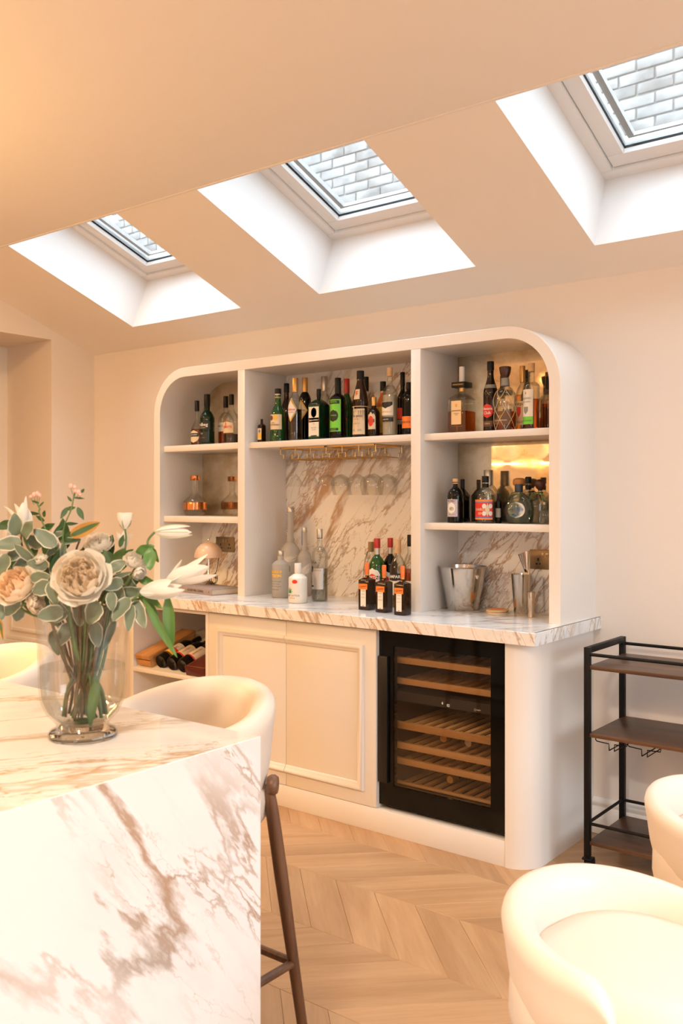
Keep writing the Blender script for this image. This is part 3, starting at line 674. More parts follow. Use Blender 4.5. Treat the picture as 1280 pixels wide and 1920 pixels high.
def bottle(lab, px, w, top, Y, zs, glass, cap, sb=.62, sn=.76, nr=.34, c0=.86, cr=1.12, sq=0, liquid=None, level=.5, labels=(), prof=None, rot=0, sh='round',
           group='bottles in the display unit', cat='bottle', name='bottle', ry=1, extra=None, capprof=None, neckfoil=None):
    X, R, H = place(px, w, top, Y, zs, sq, rot)
    e = empty(name, (X, Y, zs), rot, lab, cat, group)
    P = [(r*R, z*H, q) for r, z, q in prof] if prof else prof_std(R, H, sb, sn, nr, sq, c0, sh=sh)
    n = 32 if sq else 24
    b = MB().lathe(P, n, ry=ry).build('body', glass, e, local=True, smooth=45)
    if liquid:
        Q = []
        for r, z, q in P:
            zz = max(z, H*.025)
            if zz > level*H: break
            Q.append((max(r-.0025, r*.9), zz, q))
        Q.append((max(rad_at(P, level*H)*.93, .004), level*H, sq if level < sb else 0))
        MB().lathe(Q, n, ry=ry).build('liquid', liquid, e, local=True, smooth=45)
    rc = P[-1][0]*cr; zc = P[-1][1]-.008
    if capprof: MB().lathe([(r*P[-1][0], P[-1][1]+z*(H-P[-1][1])) for r, z in capprof], 20, ry=1).build('cap', cap, e, local=True, smooth=40)
    else: MB().lathe([(rc*.98, zc), (rc, zc+.002), (rc, H-.002), (rc*.93, H), (.001, H)], 20).build('cap', cap, e, local=True, smooth=40)
    if neckfoil: MB().lathe([(rad_at(P, H*neckfoil[0])*1.02, H*neckfoil[0]), (rad_at(P, H*neckfoil[1])*1.03, H*neckfoil[1])], 20, caps=False).build('neck_label', neckfoil[2], e, local=True)
    for L in labels:
        z0, z1, h, mat = L[:4]; o = L[4] if len(L) > 4 else {}
        shp = o.get('shape', 'rect'); R0, R1 = rad_at(P, z0*H), rad_at(P, z1*H)
        flat = sq > .4
        hh = h*R if flat else h
        lm = patch(MB(), R0, R1, z0*H, z1*H, hh, sq=flat, shape=shp, t=o.get('t', .0007))
        lm.v = [(x, y*ry, z) for x, y, z in lm.v]
        ln = lm.build('label', mat, e, local=True, fixn=False)
        if o.get('turn'): ln.rotation_euler = (0, 0, o['turn'])
        for T in o.get('text', ()):
            s, zf, wf, tm = T[:4]; tt = T[4] if len(T) > 4 else {}
            Rz = rad_at(P, (z0+(z1-z0)*zf)*H)+.0012+o.get('t', .0007)*.5
            wid = 2*hh*(1 if flat else Rz)*wf
            tx = text(s, .01, tm, ln, (0, 0, (z0+(z1-z0)*zf)*H), R=None if flat else Rz, width=wid, off=tt.get('off', .01), shear=tt.get('shear', 0), roll=tt.get('roll', 0))
            if flat and tx: tx.location.y = -Rz
            if ry != 1 and tx: tx.scale = (1, ry, 1)
        for D in o.get('deco', ()):          # smaller printed shapes on the label
            za, zb, hw, dm, dsh = D[:5]; cx_ = D[5] if len(D) > 5 else 0
            dd = MB(); patch(dd, rad_at(P, (z0+(z1-z0)*za)*H), rad_at(P, (z0+(z1-z0)*zb)*H), (z0+(z1-z0)*za)*H, (z0+(z1-z0)*zb)*H, hw*hh, sq=flat, shape=dsh, t=o.get('t', .0007)+.0004)
            if cx_:
                if flat: dd.v = [(x+cx_*hh, y, z) for x, y, z in dd.v]
                else: a = cx_*hh; dd.v = [(x*cos(a)-y*sin(a), x*sin(a)+y*cos(a), z) for x, y, z in dd.v]
            dd.v = [(x, y*ry, z) for x, y, z in dd.v]
            dd.build('print', dm, ln, local=True, fixn=False)
    if extra: extra(e, X, R, H, P)
    return e
ZM, ZR1, ZR2, ZL1, ZL2 = 1.7125, 1.7106, 1.3155, 1.716, 1.3265
GM = 'bottles on the long middle shelf'
B = bottle
B('tiny brown miniature bottle with a yellow and blue label, left on the middle shelf', 490.5, 16, 785.8, .36, ZM, G_BROWN, DARKP, .70, .80, .36, .86, sq=.7, group=GM,
  labels=[(.12, .60, .82, P_CREAM, dict(deco=[(.1, .6, .9, P_YEL, 'rect'), (.55, .95, .6, P_BLUE, 'diamond')]))])
def monten(e, X, R, H, P):
    MB().lathe([(R*.36, H*.80), (R*.37, H*.845)], 20, caps=False).build('neck_label', P_CREAM, e, local=True)
B('squat green glass bottle with a wide cream label and a cream neck band', 521, 31, 729, .385, ZM, G_BGREEN, DARKP, group=GM, cr=1.1,
  prof=[(.85, 0, 0), (.98, .01, 0), (1, .05, 0), (.96, .12, 0), (.90, .22, 0), (.90, .50, 0), (.84, .56, 0), (.66, .62, 0), (.45, .68, 0), (.37, .76, 0), (.36, .93, 0)],
  liquid=None, labels=[(.23, .51, 1.25, P_CREAM, dict(text=[('MONTENEGRO', .30, .75, P_BROWN), ('Amaro', .46, .2, P_BROWN)], deco=[(.6, .95, .3, P_BROWN, 'ellipse', -.3), (.62, .97, .25, P_YEL, 'ellipse', .3)])), (.02, .2, pi, G_BLACK), (.88, .93, 1.5, P_CREAM)], extra=monten)
B('slim dark brown bottle standing behind the green glass bottle', 537, 22, 719, .53, ZM, G_BROWN, DARKP, .55, .78, .42, .88, sh='slope', group=GM)
LB_AV = [(.30, .68, 1.1, P_YEL, dict(shape='diamond', text=[('AVERNA', .50, .78, P_RED), ('AMARO SICILIANO', .39, .5, P_BLACK)], deco=[(.10, .90, .8, P_WHITE, 'diamond'), ]))]
B('clear bottle of dark liqueur with a gold cap and orange diamond label, front twin', 553, 26, 708.8, .385, ZM, G_CLEAR, C_GOLD, .63, .76, .42, .80, liquid=L_DARK, level=.50, group=GM, sh='slope', labels=[(.30, .68, 1.15, P_YEL, dict(shape='diamond', text=[('AVERNA', .50, .62, P_RED), ('amaro siciliano', .40, .45, P_BLACK)], deco=[(.10, .90, .80, P_WHITE, 'diamond')]))])
B('dark bottle with a gold cap and an orange and white diamond label, behind its twin', 571.5, 23, 708.2, .50, ZM, G_BLACK, C_GOLD, .66, .78, .42, .80, group=GM, labels=[(.32, .66, 1.15, P_YEL, dict(shape='diamond', text=[('AVERNA', .50, .62, P_RED)], deco=[(.10, .90, .80, P_WHITE, 'diamond')]))])
B('square-shouldered dark green bottle with a cream, red and green label of a stag', 597.5, 40, 729.5, .39, ZM, G_GREEN, DARKP, .68, .80, .26, .88, sq=.85, group=GM, neckfoil=(.86, .885, P_RED),
  labels=[(.05, .66, .90, P_DGREEN, dict(text=[('Jägermeister', .55, .88, P_WHITE, dict(off=.01)), ('35', .42, .12, P_RED), ('SELECTED', .30, .5, P_GREY), ('LIQUEUR', .24, .4, P_GREY)],
          deco=[(.03, .97, .92, P_WHITE, 'rect'), (.62, .95, .5, P_BLACK, 'ellipse'), (.48, .62, .96, P_RED, 'rect'), (.70, .90, .16, P_CREAM, 'shield'), (.03, .06, .55, P_RED, 'rect')]))])
B('clear bottle with a tall silver cap at the back between the dark bottles', 607.8, 26, 706, .53, ZM, G_CLEAR, C_SILVER, .62, .74, .42, .80, group=GM, liquid=L_CLEAR, level=.55)
B('black bottle with a bright green label and black oval', 633.5, 30, 708.7, .395, ZM, G_BLACK, DARKP, .66, .74, .38, .76, cr=1.06, group=GM,
  labels=[(.12, .64, 1.0, P_GREEN, dict(text=[('BRANCA', .50, .45, P_GREEN), ('MENTA', .92, .5, P_GREEN), ('LIQUORE', .07, .4, P_GREEN)], deco=[(.30, .68, .68, P_BLACK, 'ellipse'), (.86, .97, .85, P_BLACK, 'rect'), (.03, .11, .7, P_BLACK, 'rect')]))])
B('green glass bottle with a red cap and a small red label, standing at the back', 650, 25, 710.5, .50, ZM, G_BGREEN, C_RED, .55, .78, .38, .79, group=GM, sh='slope',
  labels=[(.0, .52, pi, G_BLACK, dict(t=.0004)), (.26, .42, .8, P_RED, dict(shape='diamond', t=.0012))])
def rope(e, X, R, H, P):
    m = MB(); pts = []
    for i in range(15):
        t = i/14; a = -.9+1.3*t; z = H*(.46-.46*t*.55); r = rad_at(P, z)+.003; pts.append((r*sin(a*.5+.1), -r*cos(a*.5+.1), z))
    m.tube(pts, .0018, 6); m.tube([(x+.006*(i/14), y, z-.002*i*.6) for i, (x, y, z) in enumerate(pts)], .0016, 6)
    m.tube([(rad_at(P, H*.46)*1.03*cos(a), rad_at(P, H*.46)*1.03*sin(a), H*.462) for a in [i*pi/10 for i in range(20)]], .0018, 6, closed=True); m.build('cord', P_CREAM, e, local=True)
B('dark brown waisted bottle with a cream label and a white cord round its waist', 675.5, 32, 695.5, .39, ZM, G_BROWN, DARKP, group=GM, cr=1.15, ry=.85,
  prof=[(.9, 0, 0), (.98, .01, 0), (.97, .10, 0), (.92, .40, 0), (.88, .45, 0), (.98, .50, 0), (1.0, .55, 0), (.88, .63, 0), (.70, .72, 0), (.52, .80, 0), (.42, .86, 0), (.38, .90, 0)],
  labels=[(.05, .43, 1.15, P_CREAM, dict(text=[('Frangelico', .72, .72, P_BROWN), ('Liqueur', .60, .3, P_RED), ('HAZELNUT', .42, .45, P_GREY), ('0.7L   20%', .16, .6, P_GREY)])), (.57, .72, .45, P_CREAM, dict(text=[('F', .5, .4, P_RED)]))], extra=rope)
B('bottle with a black cap at the back behind the waisted brown bottle', 686.5, 22, 706.7, .54, ZM, G_CLEAR, DARKP, .58, .74, .38, .80, group=GM, liquid=L_CLEAR, level=.5)
B('small dark amber bottle with a gold cap and a small cream label', 701, 22, 745, .40, ZM, G_BROWN, C_GOLD, .60, .74, .42, .83, group=GM,
  labels=[(.20, .62, .85, P_CREAM, dict(shape='arch', deco=[(.15, .8, .6, P_RED, 'ellipse'), (.4, .6, .8, P_BROWN, 'rect')]))])
B('amber orange bottle with a black cap and a gold neck ring', 718, 24, 715.5, .51, ZM, G_ORANGE, DARKP, .60, .80, .42, .86, group=GM, sh='slope', neckfoil=(.80, .87, C_GOLD), labels=[(.1, .55, 1.1, P_YEL), (.0, .1, pi, G_BROWN)])
B('tall clear bottle of cloudy liqueur with a cork and a leafy white label', 730.7, 29, 689.5, .39, ZM, G_CLEAR, C_CORK, .62, .75, .34, .90, group=GM, liquid=L_CLOUD, level=.60, cr=1.05,
  labels=[(.30, .50, 1.05, P_WHITE, dict(text=[('LIMONCELLO', .25, .8, P_YEL)], deco=[(.50, .98, .85, P_BLACK, 'diamond'), (.6, .98, .4, P_BLACK, 'shield', -.5), (.6, .98, .4, P_BLACK, 'shield', .5)])), (.21, .275, 1.05, P_BLACK, dict(text=[('LIQUORE', .5, .4, P_WHITE)]))])
B('tall black bottle at the right end of the middle shelf, behind the last one', 754.5, 20, 698, .50, ZM, G_BLACK, DARKP, .60, .74, .40, .82, sh='slope', group=GM, labels=[(.28, .45, 1.0, P_RED), (.2, .27, 1., P_GREY)])
B('dark bottle with a bright orange label, cut off by the divider', 766, 25, 717, .41, ZM, G_BLACK, DARKP, .70, .84, .36, .90, group=GM,
  labels=[(.14, .36, 1.1, P_ORANGE, dict(text=[('MR BLACK', .5, .75, P_BLACK)], shape='rect'))])
# --- left bay
GL = 'bottles on the top left shelf'
B('whisky bottle with an oval cream label, leftmost on the top left shelf', 369.3, 26, 751.5, .39, ZL1, G_CLEAR, DARKP, .34, .60, .30, .80, liquid=L_RED, level=.37, group=GL, sh='slope', ry=.75,
  labels=[(.06, .34, 1.0, P_CREAM, dict(shape='ellipse', text=[('FINE WHISKY', .62, .7, P_WHITE)], deco=[(.48, .76, .95, P_BLACK, 'rect')]))])
B('dark green whisky bottle with white lettering, on the top left shelf', 388.3, 27.5, 739.5, .40, ZL1, G_GREEN, DARKP, .52, .68, .38, .80, group=GL,
  labels=[(.30, .46, 1.2, P_BLACK, dict(text=[('Ardbeg', .6, .75, P_WHITE, dict(off=.02)), ('ISLAY SINGLE MALT', .22, .5, P_CREAM)])), (.06, .26, .9, P_BLACK, dict(text=[('TEN', .8, .2, P_CREAM), ('SCOTCH WHISKY', .4, .6, P_GREY)]))])
B('clear whisky bottle with a pale label, behind the one with red print', 423.3, 29, 743, .50, ZL1, G_CLEAR, DARKP, .50, .68, .30, .80, group=GL, liquid=L_RED, level=.3,
  labels=[(.28, .46, 1.0, P_WHITE, dict(text=[('MALT', .6, .4, P_BROWN)]))])
B('clear whisky bottle with a cream label in red print, against the divider', 434, 30, 739.5, .41, ZL1, G_CLEAR, DARKP, .50, .72, .28, .82, group=GL, liquid=L_DARK, level=.2, sh='slope',
  labels=[(.22, .45, 1.0, P_CREAM, dict(shape='arch', text=[('TOMATE', .5, .8, P_RED), ('1', .82, .06, P_RED)]))])
def decanter(px, Y, lab):
    X, R, H = place(px, 44, 891.7, Y, ZL2)
    e = empty('decanter', (X, Y, ZL2), 0, lab, 'decanter')
    P = [(.001, 0), (R*.80, 0), (R*.93, H*.035), (R*1.0, H*.10), (R, H*.15), (R, H*.33), (R*.94, H*.37), (R*.62, H*.46), (R*.34, H*.53), (R*.27, H*.60), (R*.26, H*.88)]
    MB().lathe(P, 36, caps=False).build('body', GLASS, e, local=True)
    MB().lathe([(r*.93, z*.98+.003) for r, z in P], 36, caps=False).build('inner_wall', GLASS, e, local=True)
    MB().lathe([(R*1.012, H*.15), (R*1.016, H*.16), (R*1.016, H*.325), (R*1.012, H*.335)], 36, caps=False).build('copper_band', COPPER, e, local=True)
    MB().lathe([(.001, H*.875), (R*.40, H*.875), (R*.41, H*.88), (R*.41, H*.992), (R*.39, H), (.001, H)], 28).build('stopper', COPPER, e, local=True)
decanter(365.4, .455, 'clear glass decanter with a copper band and copper stopper on the lower left shelf')
# --- right bay, top shelf
GR = 'bottles on the top right shelf'
def disa(e, X, R, H, P):
    box('collar', DARKP, e, -R*.70, R*.70, -R*.70, R*.70, H*.685, H*.765, local=True, bev=.001)
    text('DISARONNO', .01, P_GOLD, e, (0, -R*.70-.0006, H*.725), width=R*1.1, off=.01)
    MB().lathe([(R*.27, H*.63), (R*.28, H*.69)], 18).build('neck_foil', C_GOLD, e, local=True)
B('large square amaretto bottle with a black collar and white spout cap', 865.6, 54, 687.8, .415, ZR1, G_CLEAR, C_WHITE, .50, .60, .27, .76, sq=.8, liquid=L_AMB, level=.33, group=GR, extra=disa, cr=.95,
  labels=[(.13, .48, .52, P_PEACH, dict(text=[('DISARONNO', .58, .90, P_BROWN, dict(off=.02)), ('ORIGINALE', .46, .5, P_BROWN), ('1525', .40, .2, P_BROWN)], deco=[(.72, .88, .2, P_GOLD, 'ellipse')]))])
B('dark amber rum bottle with a black cap and a round red label', 919.4, 27, 678, .43, ZR1, G_BROWN, DARKP, .55, .80, .44, .90, sh='slope', group=GR, neckfoil=(.62, .67, P_GREY),
  labels=[(.02, .50, pi, P_BLACK, dict(t=.0003)), (.20, .40, .85, P_RED, dict(shape='ellipse', t=.0012, text=[('Havana', .65, .85, P_WHITE, dict(off=.02)), ('Club', .35, .6, P_WHITE, dict(off=.02))])), (.08, .16, .8, P_BROWN, dict(t=.001, text=[('7 AÑOS', .5, .5, P_CREAM)]))])
def net(e, X, R, H, P):
    m = MB()
    for k in range(6):
        for s in (-1, 1):
            pts = []
            for i in range(17):
                t = i/16; z = H*(.02+.62*t); a = k*pi/3+s*(t*2.1); r = rad_at(P, z)+.0012
                pts.append((r*cos(a), r*sin(a), z))
            m.tube(pts, .0011, 5)
    m.build('straw_net', simple('straw', (.62, .45, .24), .7), e, local=True)
B('round rum decanter in a straw net with a dark wooden stopper', 946.7, 43, 687.5, .40, ZR1, G_CLEAR, C_DKWOOD, group=GR, liquid=L_AMB, level=.30, extra=net,
  prof=[(.86, 0, 0), (.92, .02, 0), (.95, .12, 0), (1, .35, 0), (1.0, .48, 0), (.90, .58, 0), (.66, .65, 0), (.40, .69, 0), (.33, .73, 0), (.34, .85, 0)],
  capprof=[(.9, -.1), (1.05, 0), (1.35, .3), (1.55, .8), (1.5, .95), (1.2, 1), (.01, 1)],
  labels=[(.10, .30, .95, P_BROWN, dict(text=[('XO', .6, .2, P_GOLD), ('20th ANNIVERSARY', .3, .7, P_CREAM)], deco=[(.40, .9, .22, P_BLACK, 'ellipse', -.5)]))], neckfoil=(.70, .82, P_GREY))
B('rum bottle with a gold cap, spiced gold liquid and a cream label, at the back', 979.4, 30, 686.5, .48, ZR1, G_CLEAR, C_GOLD, .50, .72, .30, .78, group=GR, liquid=L_GOLD, level=.56,
  labels=[(.10, .46, 1.0, P_PEACH, dict(text=[('Morgan', .88, .7, P_BROWN), ('GOLD', .12, .5, P_BROWN)], deco=[(.30, .75, .25, P_RED, 'shield')]))])
B('clear flat-shouldered bottle with a cork and a white label with green base', 996, 30, 681, .395, ZR1, G_CLEAR, C_CORK, .66, .72, .40, .90, group=GR, liquid=L_AMB, level=.46, cr=1.06,
  labels=[(.08, .60, .95, P_WHITE, dict(turn=-.30, text=[('ORGANIC', .74, .8, P_GREY), ('VIRGIN SPIRIT', .64, .7, P_GREY), ('REAL FLAVOUR', .10, .8, P_DGREEN)], deco=[(.0, .22, 1.0, P_LEAF if False else P_GREEN, 'rect'), (.28, .50, .35, P_GREY, 'shield'), (.84, .94, .1, P_GREY, 'diamond')]))])
B('small black-capped rum bottle in the far corner of the top right shelf', 1027, 22, 706, .53, ZR1, G_CLEAR, DARKP, .55, .72, .34, .80, group=GR, liquid=L_AMB, level=.5)
# --- right bay, lower shelf
GQ = 'bottles on the lower right shelf'
B('stout black apothecary bottle with a cork and a lavender label', 853.5, 30, 897.5, .385, ZR2, G_BLACK, C_CORK, .66, .78, .30, .92, group=GQ, cr=.92,
  prof=[(.9, 0, 0), (.98, .01, 0), (1, .05, 0), (1, .60, 0), (.94, .68, 0), (.75, .745, 0), (.45, .79, 0), (.30, .82, 0), (.30, .905, 0), (.38, .91, 0), (.38, .925, 0)],
  labels=[(.14, .53, .80, P_LAV, dict(text=[('MONKEY', .90, .7, P_BLACK), ('47', .45, .22, P_BLACK), ('DRY GIN', .12, .5, P_GREY)], deco=[(.18, .82, .66, P_WHITE, 'ellipse'), (.34, .58, .4, P_GREY, 'ellipse'), (.37, .55, .33, P_WHITE, 'ellipse')]))])
B('black square-shouldered bottle at the back of the lower right shelf', 867, 30, 898.5, .53, ZR2, G_BLACK, DARKP, .62, .78, .32, .82, sq=.6, group=GQ, sh='line')
B('clear bottle with a broad silver cap standing behind the red-labelled bottle', 915.5, 32, 881.5, .525, ZR2, G_CLEAR, C_SILVER, .60, .72, .50, .74, group=GQ, liquid=L_DARK, level=.40, labels=[(.08, .3, .9, P_GREY)])
B('clear gin bottle with a black stopper and a red patterned label', 909.6, 37, 892.5, .40, ZR2, G_CLEAR, DARKP, group=GQ, liquid=L_CLEAR, level=.60,
  prof=[(.9, 0, 0), (.98, .01, 0), (1, .04, 0), (1, .52, 0), (.96, .60, 0), (.80, .68, 0), (.50, .73, 0), (.34, .76, 0), (.32, .90, 0)], cr=1.12, neckfoil=(.76, .84, DARKP),
  labels=[(.08, .50, 1.3, P_RED, dict(text=[('SHARISH', .50, .55, P_CREAM), ('GIN', .30, .2, P_CREAM)], deco=[(.90, 1.0, 1, P_ORANGE, 'rect'), (.84, .90, 1, P_BLUE, 'rect'), (.0, .08, 1, P_ORANGE, 'rect'), (.08, .14, 1, P_BLUE, 'rect'), (.15, .83, .18, P_CREAM, 'diamond', .55), (.55, .80, .16, P_WHITE, 'ellipse', .30), (.18, .43, .16, P_WHITE, 'ellipse', .30), (.55, .80, .16, P_WHITE, 'ellipse', .80), (.18, .43, .16, P_WHITE, 'ellipse', .80)]))])
B('slim dark bottle with a grey label between the red-labelled bottle and the round flask', 934.5, 11, 925, .42, ZR2, G_BLACK, DARKP, .70, .82, .4, .9, group=GQ, labels=[(.2, .5, 1.2, P_GREY)])
B('round pale blue tequila flask with a navy cap and oval cream label', 972.5, 60, 908, .43, ZR2, G_GREENISH, C_NAVY, group=GQ, liquid=clearglass('tequila', (.62, .68, .70), .08, .7, (.5, .58, .6)), level=.58, ry=.55, rot=.30,
  prof=[(.62, 0, 0), (.72, .015, 0), (.86, .10, 0), (.97, .22, 0), (1, .34, 0), (.95, .48, 0), (.80, .60, 0), (.55, .70, 0), (.32, .765, 0), (.22, .80, 0), (.21, .86, 0)], cr=1.25,
  labels=[(.14, .56, .70, P_WHITE, dict(shape='ellipse', turn=-.25, text=[('Don Julio', .55, .75, P_BLUE, dict(off=.015)), ('TEQUILA', .42, .35, P_GREY)], deco=[(.18, .27, .3, P_BLUE, 'rect'), (.75, .9, .2, P_GREY, 'diamond')]))])
def ribbon(e, X, R, H, P):
    m = MB(); rb = random.Random(5)
    for s in (-1, 1):
        m.tube([(s*.006, -P[-1][0]*1.1, H*.70), (s*.022, -.03, H*.66), (s*.028, -.035, H*.58), (s*.034, -.03, H*.50)], .0022, 6)
    m.lathe([(P[-1][0]*1.18, H*.68), (P[-1][0]*1.25, H*.70), (P[-1][0]*1.18, H*.72)], 16); m.build('ribbon', simple('green_ribbon', (.03, .12, .04), .5), e, local=True)
BALL = [(.8, -.1), (1.0, .02), (1.7, .15), (2.1, .35), (2.2, .55), (2.0, .78), (1.4, .94), (.6, 1), (.01, 1)]
B('bottle with an orange wooden mushroom stopper and green ribbon behind the round flask', 973.5, 46, 896.3, .545, ZR2, G_CLEAR, C_WOOD, group=GQ, liquid=L_CLEAR, level=.4, extra=ribbon, sb=.50, sn=.66, nr=.24, c0=.80,
  capprof=[(.8, -.1), (1.0, .05), (2.1, .2), (2.35, .5), (2.1, .85), (1.2, 1), (.01, 1)])
B('bottle put in for the mirror reflection of the red-labelled gin bottle', 990.3, 34, 894, .53, ZR2, G_CLEAR, DARKP, .52, .68, .30, .90, group=GQ, liquid=L_CLEAR, level=.4, neckfoil=(.72, .82, DARKP))  # modelled stand-in for a reflection in the antique mirror
B('tequila bottle with a dark wooden ball stopper and green ribbon at the right', 1012.5, 40, 898.5, .475, ZR2, G_CLEAR, C_DKWOOD, .48, .66, .22, .76, group=GQ, liquid=L_CLEAR, level=.42, extra=ribbon, capprof=BALL)
# skull shaped bottle
X, R, H = place(1020, 22, 941, .40, ZR2)
e = empty('bottle', (X, .40, ZR2), .2, 'small skull-shaped glass bottle at the right end of the lower right shelf', 'bottle', GQ)
def skull(u, v):
    a = 2*pi*u; z = v; x, y = cos(a), sin(a); front = max(0, -y)
    r = .62+.38*sin(min(1, z*1.15)*pi)**.7 if z < .8 else .45
    if z < .30: r = .62+.12*z/.3
    r *= 1-.0*front
    for ex in (-.42, .42): r -= .22*math.exp(-((x-ex)**2+(z-.45)**2*3.2)/.035)*(y < 0)
    r -= .12*math.exp(-(x**2+(z-.30)**2*4)/.010)*(y < 0)
    if z < .22: r -= .05*(sin(a*18)*.5+.5)*(y < 0)
    if z > .74: r = .30+(.80-z)*4*.3 if z < .80 else .24
    return (r*x*R, r*y*R*1.15, z*H*.88)
MB().grid(skull, 44, 28, closeu=True).build('body', G_CLEAR, e, local=True, smooth=60)
MB().grid(lambda u, v: tuple(c*.86 for c in skull(u, v*.7))[:2]+(skull(u, v*.7)[2]*.96+.003,), 44, 20, closeu=True).build('liquid', L_CLEAR, e, local=True)
MB().lathe([(R*.26, H*.87), (R*.28, H*.99), (.001, H)], 16).build('cap', C_SILVER, e, local=True)
# --- bottles on the worktop, middle bay
GV = 'vodka bottles at the left of the worktop'
def tree(seed, zb, zt, spread):
    def f(e, X, R, H, P):
        m = MB(); rr = random.Random(seed)
        def br(a, z, da, dz, n):
            for _ in range(3):
                a2, z2 = a+da, z+dz; r0 = rad_at(P, z*H)+.0008; r1 = rad_at(P, z2*H)+.0008
                m.tube([(r0*sin(a), -r0*cos(a), z*H), (r1*sin(a2), -r1*cos(a2), z2*H)], .0007 if n > 1 else .0005, 4, caps=False)
                a, z = a2, z2
                if n > 0 and z < zt: br(a, z, da+rr.uniform(-spread, spread), dz*rr.uniform(.6, .95), n-1)
        for k in range(5): br(-.5+.25*k, zb, rr.uniform(-.08, .08), (zt-zb)*.11, 3)
        m.build('tree_print', simple('frost_white', (.85, .84, .8), .5), e, local=True)
        if seed == 1: patch(MB(), rad_at(P, H*.1), rad_at(P, H*.3), .27*H, .34*H, .7, t=.0012).build('label', P_GREY, e, local=True, fixn=False)
    return f
B('very large frosted vodka bottle with a white tree print, in the left corner', 544, 36, 951.5, .50, ZC, G_FROST, C_SILVER, .50, .60, .36, .96, cr=1.05, group=GV, extra=tree(1, .33, .50, .18), labels=[(.72, .95, .5, P_BLUE, dict(turn=-.6, deco=[(.05, .95, .8, P_WHITE, 'rect'), (.1, .9, .6, P_BLUE, 'rect')]))])
B('medium frosted vodka bottle with a white tree print, second from the back left', 570.5, 26, 989, .50, ZC, G_FROST, C_SILVER, .56, .66, .38, .95, cr=1.05, group=GV, extra=tree(2, .25, .52, .2), labels=[(.74, .96, .5, P_BLUE, dict(turn=-.6, deco=[(.1, .9, .6, P_BLUE, 'rect')]))])
B('frosted vodka bottle with yellow lettering, leftmost on the worktop', 525.9, 32, 1032.5, .36, ZC, G_FROST, C_SILVER, .70, .80, .36, .92, group=GV, cr=1.02,
  labels=[(.42, .60, 1.2, G_FROST, dict(text=[('ABSOLUT', .75, .75, P_YEL, dict(off=.05)), ('CITRON', .28, .68, P_YEL, dict(off=.05))])), (.12, .38, 1.0, G_FROST, dict(text=[('Country of Sweden', .9, .8, P_GREY), ('premium vodka', .7, .6, P_GREY), ('distilled from grain', .5, .8, P_GREY), ('imported', .25, .5, P_GREY)]))])
def leaf7(e, X, R, H, P):
    m = MB(); zc, xc = H*.26, -.012
    for k, (a, L) in enumerate(((0, .030), (.5, .026), (-.5, .026), (1.05, .020), (-1.05, .020), (1.6, .011), (-1.6, .011))):
        pts = []
        for t, w in ((0, 0), (.25, .10), (.5, .14), (.8, .07), (1, 0)): pts.append((t*L, w*L*.7))
        pol = pts+[(u, -w) for u, w in pts[-2:0:-1]]
        V = []
        for u, w in pol:
            x = xc+u*sin(a)+w*cos(a); z = zc+u*cos(a)-w*sin(a); r = rad_at(P, z)+.001; V.append((r*sin(x/r), -r*cos(x/r), z))
        m.add(V, [tuple(range(len(V)))])
    m.build('leaf_print', P_LEAF, e, local=True, fixn=False)
    patch(MB(), rad_at(P, H*.5), rad_at(P, H*.6), .50*H, .60*H, .30, shape='ellipse', t=.0009).build('label', P_RED, e, local=True, fixn=False).rotation_euler = (0, 0, .35)
B('white bottle with a green leaf print and a white cap on the worktop', 558.4, 35.5, 1056, .235, ZC, simple('white_ceramic', (.78, .77, .72), .2, coat=.5), C_WHITE, .62, .74, .33, .80, group=GV, neckfoil=(.765, .79, P_RED), extra=leaf7,
  labels=[(.10, .24, 1.1, simple('clear_print', (.78, .77, .72), .25), dict(text=[('HEMP SATIVA', .7, .8, P_GREY), ('VODKA', .25, .35, P_ORANGE)]))])
B('clear vodka bottle with a silver label and black neck ring', 599.2, 30, 992, .36, ZC, G_CLEAR, C_SILVER, .64, .76, .34, .90, group=GV, liquid=L_CLEAR, level=.45, neckfoil=(.87, .91, DARKP),
  labels=[(.17, .46, .8, P_SILVER, dict(turn=.35, text=[('VODKA', .9, .6, P_GREY)])), (.50, .58, .9, G_CLEAR, dict(turn=-.4, text=[('BELUGA', .5, .8, P_BLACK)])), (.40, .50, .3, P_BLACK, dict(turn=-.5, shape='ellipse')), (.20, .225, .35, P_BLACK, dict(turn=-.5))])
GC = 'liqueur and vermouth bottles at the right of the middle bay'
for lab, px, top, Y, base in (('leftmost of the three square orange liqueur bottles with orange caps', 688, 1055, .215, 0), ('middle one of the three square orange liqueur bottles with orange caps', 719.9, 1059.5, .185, 0), ('rightmost of the three square orange liqueur bottles with orange caps', 754.6, 1061, .155, 0)):
    B(lab, px, 33, top, Y, ZC, G_BROWN, C_ORANGE, .63, .70, .30, .80, sq=.9, sh='slope', group=GC, neckfoil=(.73, .80, C_GOLD),
      labels=[(.08, .50, .50, P_WHITE, dict(text=[('L\'UNIQUE', .78, .7, P_GREY), ('LIQUEUR', .62, .6, P_GREY), ('TRIPLE SEC', .45, .8, P_GREY)], deco=[(.02, .06, .2, P_RED, 'rect')])), (.44, .56, .80, P_ORANGE, dict(t=.0016, text=[('COINTREAU', .5, .85, P_BLACK, dict(off=.02, roll=.15))])), (.56, .70, .16, P_RED, dict(t=.0005))])
B('green vermouth bottle with a red cap and round white label', 706.8, 32, 1009.5, .40, ZC, G_BGREEN, C_RED, .58, .74, .34, .88, group=GC, neckfoil=(.76, .86, P_SILVER),
  labels=[(.30, .56, 1.0, P_WHITE, dict(shape='ellipse', text=[('MARTINI', .45, .9, P_WHITE, dict(off=.02))], deco=[(.12, .68, .5, P_RED, 'ellipse'), (.36, .56, .98, P_BLACK, 'rect')]))])
